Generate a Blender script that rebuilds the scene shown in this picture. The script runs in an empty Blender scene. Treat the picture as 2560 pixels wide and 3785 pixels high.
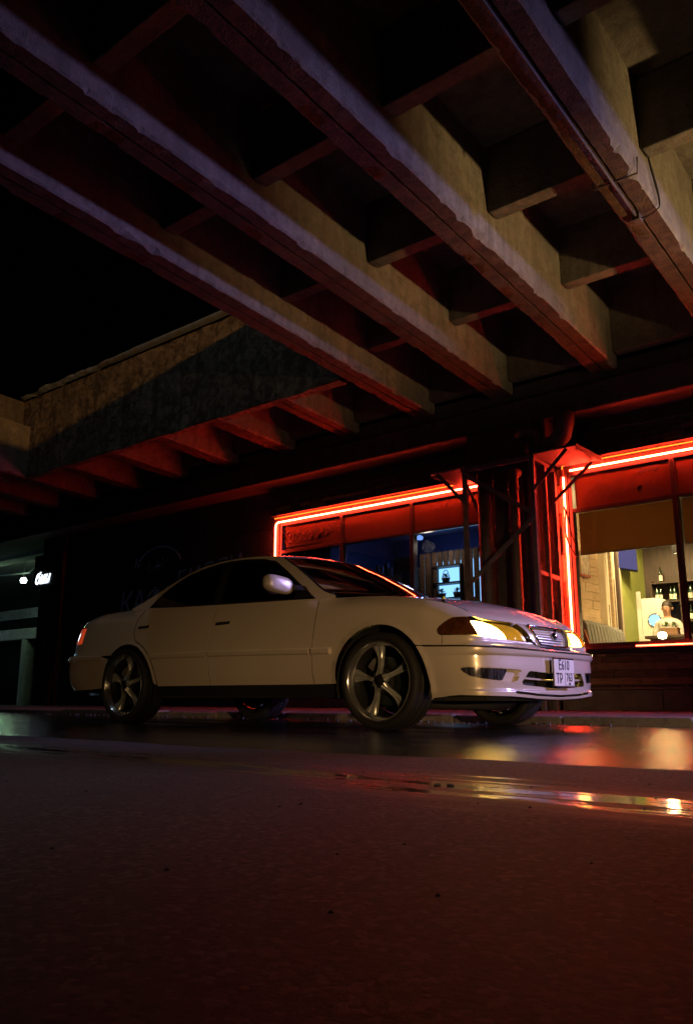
import bpy, bmesh, math, random
from mathutils import Vector, Matrix
from mathutils.geometry import delaunay_2d_cdt
random.seed(7)
scene = bpy.context.scene
COL = scene.collection
# ================================================================ camera
PHI = math.radians(50.295); PITCH = math.radians(12.608)
CAM_H = .1989
def _cam():
    f_ = Vector((-math.cos(PHI), math.sin(PHI), 0)); r_ = Vector((math.sin(PHI), math.cos(PHI), 0)); z_ = Vector((0, 0, 1))
    fwd = f_ * math.cos(PITCH) + z_ * math.sin(PITCH); up = z_ * math.cos(PITCH) - f_ * math.sin(PITCH)
    cd = bpy.data.cameras.new('camera'); co = bpy.data.objects.new('camera', cd); COL.objects.link(co)
    m = Matrix((r_, up, -fwd)).transposed().to_4x4(); m.translation = (0, 0, CAM_H)
    co.matrix_world = m
    cd.sensor_fit = 'VERTICAL'; cd.sensor_height = 36; cd.lens = 3082.49 / 3785 * 36
    cd.clip_start = .05; cd.clip_end = 600
    scene.camera = co
_cam()
# ================================================================ world, moonlight, exposure
w = bpy.data.worlds.new('World'); scene.world = w; w.use_nodes = True
nt = w.node_tree; bg = nt.nodes['Background']
sky = nt.nodes.new('ShaderNodeTexSky'); sky.sky_type = 'NISHITA'; sky.sun_disc = False
sky.sun_elevation = math.radians(-5.5); sky.sun_rotation = math.radians(200)
nt.links.new(sky.outputs[0], bg.inputs[0]); bg.inputs[1].default_value = .05
sd = bpy.data.lights.new('moonlight', 'SUN'); sd.energy = .004; sd.angle = math.radians(.5); sd.color = (.8, .88, 1)
so = bpy.data.objects.new('moonlight', sd); COL.objects.link(so); so.rotation_euler = (math.radians(50), 0, math.radians(200))
scene.view_settings.view_transform = 'Standard'; scene.view_settings.look = 'None'
scene.view_settings.exposure = -.22; scene.view_settings.gamma = 1
scene.render.engine = 'CYCLES'
scene.cycles.use_denoising = True
scene.cycles.max_bounces = 8; scene.cycles.transparent_max_bounces = 16; scene.cycles.diffuse_bounces = 3; scene.cycles.glossy_bounces = 4
scene.cycles.sample_clamp_indirect = 4
scene.cycles.caustics_reflective = False; scene.cycles.caustics_refractive = False
def lamp(name, kind, loc, energy, color, size=.1, target=None, spot=None, blend=.5, parent=None, sy=None):
    d = bpy.data.lights.new(name, kind); d.energy = energy; d.color = color
    if kind == 'AREA':
        d.size = size
        if sy: d.shape = 'RECTANGLE'; d.size_y = sy
    else: d.shadow_soft_size = size
    if kind == 'SPOT': d.spot_size = math.radians(spot); d.spot_blend = blend
    o = bpy.data.objects.new(name, d); COL.objects.link(o); o.location = loc
    if target is not None:
        o.rotation_euler = (Vector(target) - Vector(loc)).to_track_quat('-Z', 'Y').to_euler()
    if parent is not None: o.parent = parent; o.location = Vector(loc) - ORG[parent.name]
    return o
# positions of the inferred and added lamps outside the frame (their housings are built near the end)
SIGN_POS = (2.9, 9.25, 3.15); UPLIGHT_POS = (1.0, 6.75, 2.15); SODIUM_POS = (4.5, -.5, 7.6); WHITE_POS = (-7.6, 2.0, 11.5); HELPER_R_POS = (5.2, -1.8, .62); HELPER_L_POS = (-3.6, -3.2, .55); DECK_POS = (-2.0, 2.0, 4.25)
# ================================================================ helpers
ORG = {}
def link(o): COL.objects.link(o); return o
def tag(o, label=None, cat=None, group=None, kind=None):
    if label: o['label'] = label
    if cat: o['category'] = cat
    if group: o['group'] = group
    if kind: o['kind'] = kind
    return o
def thing(name, label, cat, loc=(0, 0, 0), group=None):
    o = bpy.data.objects.new(name, None); o.empty_display_size = .1; link(o); o.location = loc
    ORG[o.name] = Vector(loc); return tag(o, label, cat, group)
def org(o):
    while o is not None:
        if o.name in ORG: return ORG[o.name]
        o = o.parent
    return Vector((0, 0, 0))
class MB:
    def __init__(s): s.v = []; s.f = []
    def add(s, vs, fs):
        b = len(s.v); s.v += [tuple(x) for x in vs]; s.f += [tuple(i + b for i in q) for q in fs]; return s
    def box(s, a, b):
        (x0, y0, z0), (x1, y1, z1) = a, b
        x0, x1 = min(x0, x1), max(x0, x1); y0, y1 = min(y0, y1), max(y0, y1); z0, z1 = min(z0, z1), max(z0, z1)
        return s.add([(x0,y0,z0),(x1,y0,z0),(x1,y1,z0),(x0,y1,z0),(x0,y0,z1),(x1,y0,z1),(x1,y1,z1),(x0,y1,z1)],
                     [(3,2,1,0),(4,5,6,7),(0,1,5,4),(1,2,6,5),(2,3,7,6),(3,0,4,7)])
    def bar(s, a, b, w, h, up=(0, 0, 1)):
        a, b = Vector(a), Vector(b); d = (b - a).normalized(); u = Vector(up)
        if abs(d.dot(u)) > .98: u = Vector((0, 1, 0))
        r = d.cross(u).normalized(); u = r.cross(d).normalized(); r *= w/2; u *= h/2
        return s.add([a-r-u, a+r-u, a+r+u, a-r+u, b-r-u, b+r-u, b+r+u, b-r+u], [(0,1,2,3),(7,6,5,4),(4,5,1,0),(5,6,2,1),(6,7,3,2),(7,4,0,3)])
    def tube(s, path, r, n=8, caps=True, closed=False):
        pts = [Vector(p) for p in path]; m = len(pts); rs = r if isinstance(r, (list, tuple)) else [r] * m
        vs = []; prev = None
        for i, p in enumerate(pts):
            if closed: d = pts[(i+1) % m] - pts[i-1]
            else: d = pts[min(i+1, m-1)] - pts[max(i-1, 0)]
            d.normalize()
            if prev is None:
                u = Vector((0, 0, 1)) if abs(d.z) < .9 else Vector((1, 0, 0))
            else: u = prev
            u = (u - d * u.dot(d)).normalized(); prev = u; q = d.cross(u)
            for k in range(n):
                a = 2*math.pi*k/n; vs.append(p + (u*math.cos(a) + q*math.sin(a)) * rs[i])
        fs = []
        for i in range(m if closed else m - 1):
            j = (i+1) % m
            for k in range(n): fs.append((i*n+k, i*n+(k+1) % n, j*n+(k+1) % n, j*n+k))
        if caps and not closed: fs.append(tuple(range(n-1, -1, -1))); fs.append(tuple((m-1)*n+k for k in range(n)))
        return s.add(vs, fs)
    def lathe(s, prof, c=(0, 0, 0), axis='z', n=32, closed=False):
        vs = []; m = len(prof)
        for r, h in prof:
            for k in range(n):
                a = 2*math.pi*k/n; x, y = r*math.cos(a), r*math.sin(a)
                vs.append((c[0]+x, c[1]+y, c[2]+h) if axis == 'z' else ((c[0]+x, c[1]+h, c[2]+y) if axis == 'y' else (c[0]+h, c[1]+x, c[2]+y)))
        fs = []
        for i in range(m if closed else m - 1):
            j = (i+1) % m
            for k in range(n):
                q = (i*n+k, i*n+(k+1) % n, j*n+(k+1) % n, j*n+k)
                fs.append(q if axis != 'y' else q[::-1])
        return s.add(vs, fs)
    def prism(s, poly, a, b, plane='xz'):
        """polygon (list of 2-D points) extruded between a and b along the remaining axis"""
        n = len(poly)
        def m(p, t): return (p[0], t, p[1]) if plane == 'xz' else ((p[0], p[1], t) if plane == 'xy' else (t, p[0], p[1]))
        vs = [m(p, a) for p in poly] + [m(p, b) for p in poly]
        fs = [tuple(range(n)), tuple(range(2*n-1, n-1, -1))] + [(i, i+n, (i+1) % n + n, (i+1) % n) for i in range(n)]
        return s.add(vs, fs)
    def grid(s, nu, nv, fn):
        b = [fn(i/nu, j/nv) for j in range(nv+1) for i in range(nu+1)]
        return s.add(b, [(j*(nu+1)+i, j*(nu+1)+i+1, (j+1)*(nu+1)+i+1, (j+1)*(nu+1)+i) for j in range(nv) for i in range(nu)])
    def build(s, name, mat, parent=None, smooth=False, bevel=0, fix=True, sub=0):
        o0 = org(parent) if parent is not None else Vector((0, 0, 0))
        me = bpy.data.meshes.new(name)
        me.from_pydata([(x-o0.x, y-o0.y, z-o0.z) for x, y, z in s.v], [], s.f)
        if fix:
            bm = bmesh.new(); bm.from_mesh(me); bmesh.ops.recalc_face_normals(bm, faces=bm.faces); bm.to_mesh(me); bm.free()
        if mat: me.materials.append(mat)
        o = bpy.data.objects.new(name, me); link(o)
        if parent is not None: o.parent = parent
        if smooth:
            for p in me.polygons: p.use_smooth = True
        if bevel:
            md = o.modifiers.new('bevel', 'BEVEL'); md.width = bevel; md.segments = 2; md.limit_method = 'ANGLE'; md.angle_limit = .6
        if sub:
            md = o.modifiers.new('sub', 'SUBSURF'); md.levels = sub; md.render_levels = sub
        return o
def base_box(name, mat, a, b, label, cat, group=None, bevel=.004):
    """a one-mesh thing whose origin sits at its base"""
    c = Vector(((a[0]+b[0])/2, (a[1]+b[1])/2, min(a[2], b[2])))
    o = MB().box(Vector(a)-c, Vector(b)-c).build(name, mat, None, bevel=bevel); o.location = c
    return tag(o, label, cat, group)
def auto_smooth(o, deg=35):
    me = o.data
    for p in me.polygons: p.use_smooth = True
    me.set_sharp_from_angle(angle=math.radians(deg)); return o
def copy_tree(o, parent=None, shift=None):
    c = o.copy(); link(c); c.parent = parent
    if shift is not None and parent is None: c.location = Vector(o.location) + Vector(shift)
    if o.name in ORG: ORG[c.name] = Vector(c.location)
    for ch in list(o.children): copy_tree(ch, c)
    return c
def text_mesh(name, body, size, mat, loc, rot, parent=None, shear=0, extrude=.002, offset=0, align='CENTER'):
    cu = bpy.data.curves.new(name, 'FONT'); cu.body = body; cu.size = size; cu.extrude = extrude; cu.shear = shear; cu.offset = offset
    cu.align_x = align; cu.align_y = 'CENTER'; cu.resolution_u = 3
    t = bpy.data.objects.new(name, cu); link(t)
    dg = bpy.context.evaluated_depsgraph_get(); dg.update()
    me = bpy.data.meshes.new_from_object(t.evaluated_get(dg)); bpy.data.objects.remove(t)
    o = bpy.data.objects.new(name, me); link(o); me.materials.clear(); me.materials.append(mat)
    o.rotation_euler = rot
    o.location = Vector(loc) - (org(parent) if parent is not None else Vector((0, 0, 0)))
    if parent is not None: o.parent = parent
    return o
# ================================================================ materials
def _ramp(nt, fac, stops):
    r = nt.nodes.new('ShaderNodeValToRGB'); e = r.color_ramp.elements
    while len(e) < len(stops): e.new(.5)
    for i, (p, c) in enumerate(stops):
        e[i].position = p; e[i].color = (c, c, c, 1) if not isinstance(c, tuple) else (*c, 1)
    nt.links.new(fac, r.inputs[0]); return r.outputs[0]
def _noise(nt, vec, scale, detail=4, rough=.55, dist=0, stretch=None):
    if stretch:
        m = nt.nodes.new('ShaderNodeMapping'); m.inputs['Scale'].default_value = stretch; nt.links.new(vec, m.inputs[0]); vec = m.outputs[0]
    n = nt.nodes.new('ShaderNodeTexNoise'); n.inputs['Scale'].default_value = scale; n.inputs['Detail'].default_value = detail
    n.inputs['Roughness'].default_value = rough; n.inputs['Distortion'].default_value = dist
    nt.links.new(vec, n.inputs['Vector']); return n.outputs['Fac']
def _mix(nt, fac, a, b, mode='MIX'):
    m = nt.nodes.new('ShaderNodeMix'); m.data_type = 'RGBA'; m.blend_type = mode
    for sock, v in ((m.inputs[0], fac), (m.inputs[6], a), (m.inputs[7], b)):
        if hasattr(v, 'is_output'): nt.links.new(v, sock)
        elif isinstance(v, (int, float)): sock.default_value = v if sock.type == 'VALUE' else (v, v, v, 1)
        else: sock.default_value = (*v, 1)
    return m.outputs[2]
def mat(name, col, rough=.5, metal=0, col2=None, scale=4, stops=(.35, .65), stretch=None, rough2=None, bump=0, bscale=60, bdist=.01, bstretch=None,
        coat=0, coat_r=.03, rand=0, spec=.5, emit=None, estr=0, detail=5):
    m = bpy.data.materials.new(name); m.use_nodes = True; nt = m.node_tree; b = nt.nodes['Principled BSDF']
    tc = nt.nodes.new('ShaderNodeTexCoord').outputs['Object']
    b.inputs['Roughness'].default_value = rough; b.inputs['Metallic'].default_value = metal
    b.inputs['Specular IOR Level'].default_value = spec
    src = None
    if col2 is not None:
        f = _ramp(nt, _noise(nt, tc, scale, detail, .6, stretch=stretch), [(stops[0], 0.), (stops[1], 1.)])
        src = _mix(nt, f, col, col2)
        if rough2 is not None:
            mr = nt.nodes.new('ShaderNodeMapRange'); mr.inputs[3].default_value = rough; mr.inputs[4].default_value = rough2
            nt.links.new(f, mr.inputs[0]); nt.links.new(mr.outputs[0], b.inputs['Roughness'])
    if rand:
        oi = nt.nodes.new('ShaderNodeObjectInfo')
        mr = nt.nodes.new('ShaderNodeMapRange'); mr.inputs[3].default_value = 1-rand; mr.inputs[4].default_value = 1+rand
        nt.links.new(oi.outputs['Random'], mr.inputs[0])
        hs = nt.nodes.new('ShaderNodeHueSaturation'); nt.links.new(mr.outputs[0], hs.inputs['Value'])
        if src is not None: nt.links.new(src, hs.inputs['Color'])
        else: hs.inputs['Color'].default_value = (*col, 1)
        src = hs.outputs[0]
    if src is not None: nt.links.new(src, b.inputs['Base Color'])
    else: b.inputs['Base Color'].default_value = (*col, 1)
    if bump:
        bp = nt.nodes.new('ShaderNodeBump'); bp.inputs['Strength'].default_value = bump; bp.inputs['Distance'].default_value = bdist
        nt.links.new(_noise(nt, tc, bscale, 5, .6, stretch=bstretch), bp.inputs['Height']); nt.links.new(bp.outputs[0], b.inputs['Normal'])
    if coat: b.inputs['Coat Weight'].default_value = coat; b.inputs['Coat Roughness'].default_value = coat_r
    if emit is not None: b.inputs['Emission Color'].default_value = (*emit, 1); b.inputs['Emission Strength'].default_value = estr
    return m
def emission(name, col, strength):
    m = bpy.data.materials.new(name); m.use_nodes = True; nt = m.node_tree; nt.nodes.clear()
    e = nt.nodes.new('ShaderNodeEmission'); e.inputs[0].default_value = (*col, 1); e.inputs[1].default_value = strength
    o = nt.nodes.new('ShaderNodeOutputMaterial'); nt.links.new(e.outputs[0], o.inputs[0]); return m
def glass(name, tint, refl=.06, rough=.02, film=None, filmcol=(.3, .2, .15), wav=0, trans=.45):
    """thin pane: tinted transparency with fresnel gloss, optionally a translucent film"""
    m = bpy.data.materials.new(name); m.use_nodes = True; nt = m.node_tree; nt.nodes.clear()
    tr = nt.nodes.new('ShaderNodeBsdfTransparent'); tr.inputs[0].default_value = (*tint, 1)
    gl = nt.nodes.new('ShaderNodeBsdfGlossy'); gl.inputs['Roughness'].default_value = rough
    fr = nt.nodes.new('ShaderNodeFresnel'); fr.inputs[0].default_value = 1.5
    mx = nt.nodes.new('ShaderNodeMixShader'); nt.links.new(fr.outputs[0], mx.inputs[0])
    base = tr.outputs[0]
    if film:
        di = nt.nodes.new('ShaderNodeBsdfDiffuse'); di.inputs[0].default_value = (*filmcol, 1)
        tl = nt.nodes.new('ShaderNodeBsdfTranslucent'); tl.inputs[0].default_value = (*filmcol, 1)
        m1 = nt.nodes.new('ShaderNodeMixShader'); m1.inputs[0].default_value = trans
        nt.links.new(di.outputs[0], m1.inputs[1]); nt.links.new(tl.outputs[0], m1.inputs[2])
        m2 = nt.nodes.new('ShaderNodeMixShader'); m2.inputs[0].default_value = film
        nt.links.new(tr.outputs[0], m2.inputs[1]); nt.links.new(m1.outputs[0], m2.inputs[2]); base = m2.outputs[0]
    nt.links.new(base, mx.inputs[1]); nt.links.new(gl.outputs[0], mx.inputs[2])
    if wav:
        tc = nt.nodes.new('ShaderNodeTexCoord').outputs['Object']; bp = nt.nodes.new('ShaderNodeBump'); bp.inputs['Strength'].default_value = wav; bp.inputs['Distance'].default_value = .01
        nt.links.new(_noise(nt, tc, 3, 2), bp.inputs['Height']); nt.links.new(bp.outputs[0], gl.inputs['Normal'])
    o = nt.nodes.new('ShaderNodeOutputMaterial'); nt.links.new(mx.outputs[0], o.inputs[0]); return m
def concrete(name, col, dark, streak=True, bump=.5, dirt=0):
    m = bpy.data.materials.new(name); m.use_nodes = True; nt = m.node_tree; b = nt.nodes['Principled BSDF']
    tc = nt.nodes.new('ShaderNodeTexCoord').outputs['Object']
    f1 = _ramp(nt, _noise(nt, tc, 1.3, 6, .62), [(.38, 0.), (.66, 1.)])
    c = _mix(nt, f1, col, tuple(x*.62 for x in col))
    f2 = _ramp(nt, _noise(nt, tc, 9, 6, .7), [(.5, 0.), (.72, 1.)])
    c = _mix(nt, f2, c, dark)
    if streak:
        f3 = _ramp(nt, _noise(nt, tc, 3.2, 4, .6, stretch=(2.2, 2.2, .25)), [(.5, 0.), (.75, .7)])
        c = _mix(nt, f3, c, dark)
    if dirt:
        f5 = _ramp(nt, _noise(nt, tc, 4.5, 8, .75, 1.2), [(.44, 0.), (.58, dirt)]); c = _mix(nt, f5, c, dark)
        f6 = _ramp(nt, _noise(nt, tc, 2.0, 5, .6, stretch=(3.2, 3.2, .12)), [(.52, 0.), (.64, dirt*.55)]); c = _mix(nt, f6, c, tuple(x*.5 for x in dark))
    f4 = _noise(nt, tc, 60, 3, .7)
    c = _mix(nt, _ramp(nt, f4, [(.3, .0), (.75, .5)]), c, tuple(x*.55 for x in col))
    nt.links.new(c, b.inputs['Base Color']); b.inputs['Roughness'].default_value = .88; b.inputs['Specular IOR Level'].default_value = .25
    add = nt.nodes.new('ShaderNodeMath'); add.operation = 'ADD'
    nt.links.new(_noise(nt, tc, 14, 6, .65), add.inputs[0]); nt.links.new(f4, add.inputs[1])
    bp = nt.nodes.new('ShaderNodeBump'); bp.inputs['Strength'].default_value = bump; bp.inputs['Distance'].default_value = .02
    nt.links.new(add.outputs[0], bp.inputs['Height']); nt.links.new(bp.outputs[0], b.inputs['Normal']); return m
def asphalt(name, wet):
    m = bpy.data.materials.new(name); m.use_nodes = True; nt = m.node_tree; b = nt.nodes['Principled BSDF']
    tc = nt.nodes.new('ShaderNodeTexCoord').outputs['Object']
    fine = _noise(nt, tc, 130, 4, .75); mid = _noise(nt, tc, 6, 6, .65); big = _noise(nt, tc, 1.1, 5, .6, stretch=(.5, 1.2, 1))
    if wet:
        c = _mix(nt, fine, (.007, .0065, .007), (.022, .02, .02))
        f = _ramp(nt, big, [(.36, 0.), (.62, 1.)])
        mr = nt.nodes.new('ShaderNodeMapRange'); mr.inputs[3].default_value = .04; mr.inputs[4].default_value = .20; nt.links.new(f, mr.inputs[0])
        nt.links.new(mr.outputs[0], b.inputs['Roughness'])
        nt.links.new(c, b.inputs['Base Color']); st, ds = .34, .003
        b.inputs['Specular IOR Level'].default_value = .55
        strength = None
    else:
        ag = nt.nodes.new('ShaderNodeTexVoronoi'); ag.inputs['Scale'].default_value = 120; ag.inputs['Randomness'].default_value = 1; nt.links.new(tc, ag.inputs['Vector'])
        sp_ = nt.nodes.new('ShaderNodeSeparateXYZ'); nt.links.new(ag.outputs['Color'], sp_.inputs[0])
        c = _mix(nt, _ramp(nt, fine, [(.3, 0.), (.7, 1.)]), (.015, .0135, .0125), (.040, .036, .033))
        c = _mix(nt, _ramp(nt, sp_.outputs['X'], [(.60, 0.), (.92, .8)]), c, (.10, .09, .083))
        c = _mix(nt, _ramp(nt, sp_.outputs['Y'], [(.62, 0.), (.85, .9)]), c, (.006, .0055, .005))
        c = _mix(nt, _ramp(nt, mid, [(.42, 0.), (.7, .6)]), c, (.028, .025, .025))
        c = _mix(nt, _ramp(nt, _noise(nt, tc, 38, 3, .8), [(.66, 0.), (.74, .8)]), c, (.014, .012, .012))
        vo = nt.nodes.new('ShaderNodeTexVoronoi'); vo.feature = 'DISTANCE_TO_EDGE'; vo.inputs['Scale'].default_value = .8
        wm = nt.nodes.new('ShaderNodeMix'); wm.data_type = 'RGBA'; wm.blend_type = 'ADD'; wm.inputs[0].default_value = .55
        nz = nt.nodes.new('ShaderNodeTexNoise'); nz.inputs['Scale'].default_value = 3; nz.inputs['Detail'].default_value = 6; nt.links.new(tc, nz.inputs['Vector'])
        nt.links.new(tc, wm.inputs[6]); nt.links.new(nz.outputs['Color'], wm.inputs[7]); nt.links.new(wm.outputs[2], vo.inputs['Vector'])
        crack = _ramp(nt, vo.outputs['Distance'], [(.0, 1.), (.012, 0.)])
        ck = nt.nodes.new('ShaderNodeMath'); ck.operation = 'MULTIPLY'; nt.links.new(crack, ck.inputs[0]); nt.links.new(_ramp(nt, _noise(nt, tc, .7, 2), [(.48, 0.), (.6, .8)]), ck.inputs[1])
        c = _mix(nt, ck.outputs[0], c, (.012, .011, .011))
        c = _mix(nt, _ramp(nt, _noise(nt, tc, 1.6, 4, .6, stretch=(.35, 1.6, 1)), [(.45, 0.), (.68, .55)]), c, (.024, .022, .022))
        # puddle mask: a shallow channel running along the lane between y 1.45 and 2.05
        sep = nt.nodes.new('ShaderNodeSeparateXYZ'); nt.links.new(tc, sep.inputs[0])
        def math_(op, a, b_=None):
            n = nt.nodes.new('ShaderNodeMath'); n.operation = op
            for i, v in enumerate((a, b_)):
                if v is None: continue
                if hasattr(v, 'is_output'): nt.links.new(v, n.inputs[i])
                else: n.inputs[i].default_value = v
            return n.outputs[0]
        cy = math_('ADD', math_('MULTIPLY', sep.outputs['X'], -.09), 1.50)
        d = math_('ABSOLUTE', math_('SUBTRACT', sep.outputs['Y'], cy))
        ch = math_('SUBTRACT', 1.0, math_('DIVIDE', d, .34))
        pn = _noise(nt, tc, 5.2, 8, .72, stretch=(.42, 3.2, 1))
        pool = _ramp(nt, math_('ADD', math_('MULTIPLY', ch, .26), math_('MULTIPLY', pn, 1.15)), [(.775, 0.), (.83, 1.)])
        damp = _ramp(nt, math_('ADD', math_('MULTIPLY', ch, .45), math_('MULTIPLY', pn, .8)), [(.46, 0.), (.68, 1.)])
        c = _mix(nt, damp, c, _mix(nt, .55, c, (.03, .027, .027)))
        c = _mix(nt, pool, c, (.02, .018, .018))
        nt.links.new(c, b.inputs['Base Color'])
        r = _mix(nt, pool, _mix(nt, damp, .75, .55), .09)
        nt.links.new(r, b.inputs['Roughness'])
        strength = math_('SUBTRACT', .4, math_('MULTIPLY', pool, .38)); ds = .003
        fa = math_('ADD', fine, math_('MULTIPLY', ag.outputs['Distance'], -.2)); fine = fa
    add = nt.nodes.new('ShaderNodeMath'); add.operation = 'ADD'; nt.links.new(fine, add.inputs[0]); nt.links.new(mid, add.inputs[1])
    if wet:
        fine = _noise(nt, tc, 260, 3, .8)
        wv = _noise(nt, tc, 9, 5, .7, stretch=(.35, 2.2, 1)); ad2 = nt.nodes.new('ShaderNodeMath'); ad2.operation = 'MULTIPLY_ADD'
        nt.links.new(wv, ad2.inputs[0]); ad2.inputs[1].default_value = 3.0; nt.links.new(add.outputs[0], ad2.inputs[2]); add = ad2
    bp = nt.nodes.new('ShaderNodeBump'); bp.inputs['Distance'].default_value = ds
    if strength is not None: nt.links.new(strength, bp.inputs['Strength'])
    else: bp.inputs['Strength'].default_value = st
    nt.links.new(add.outputs[0], bp.inputs['Height']); nt.links.new(bp.outputs[0], b.inputs['Normal']); return m
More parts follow.
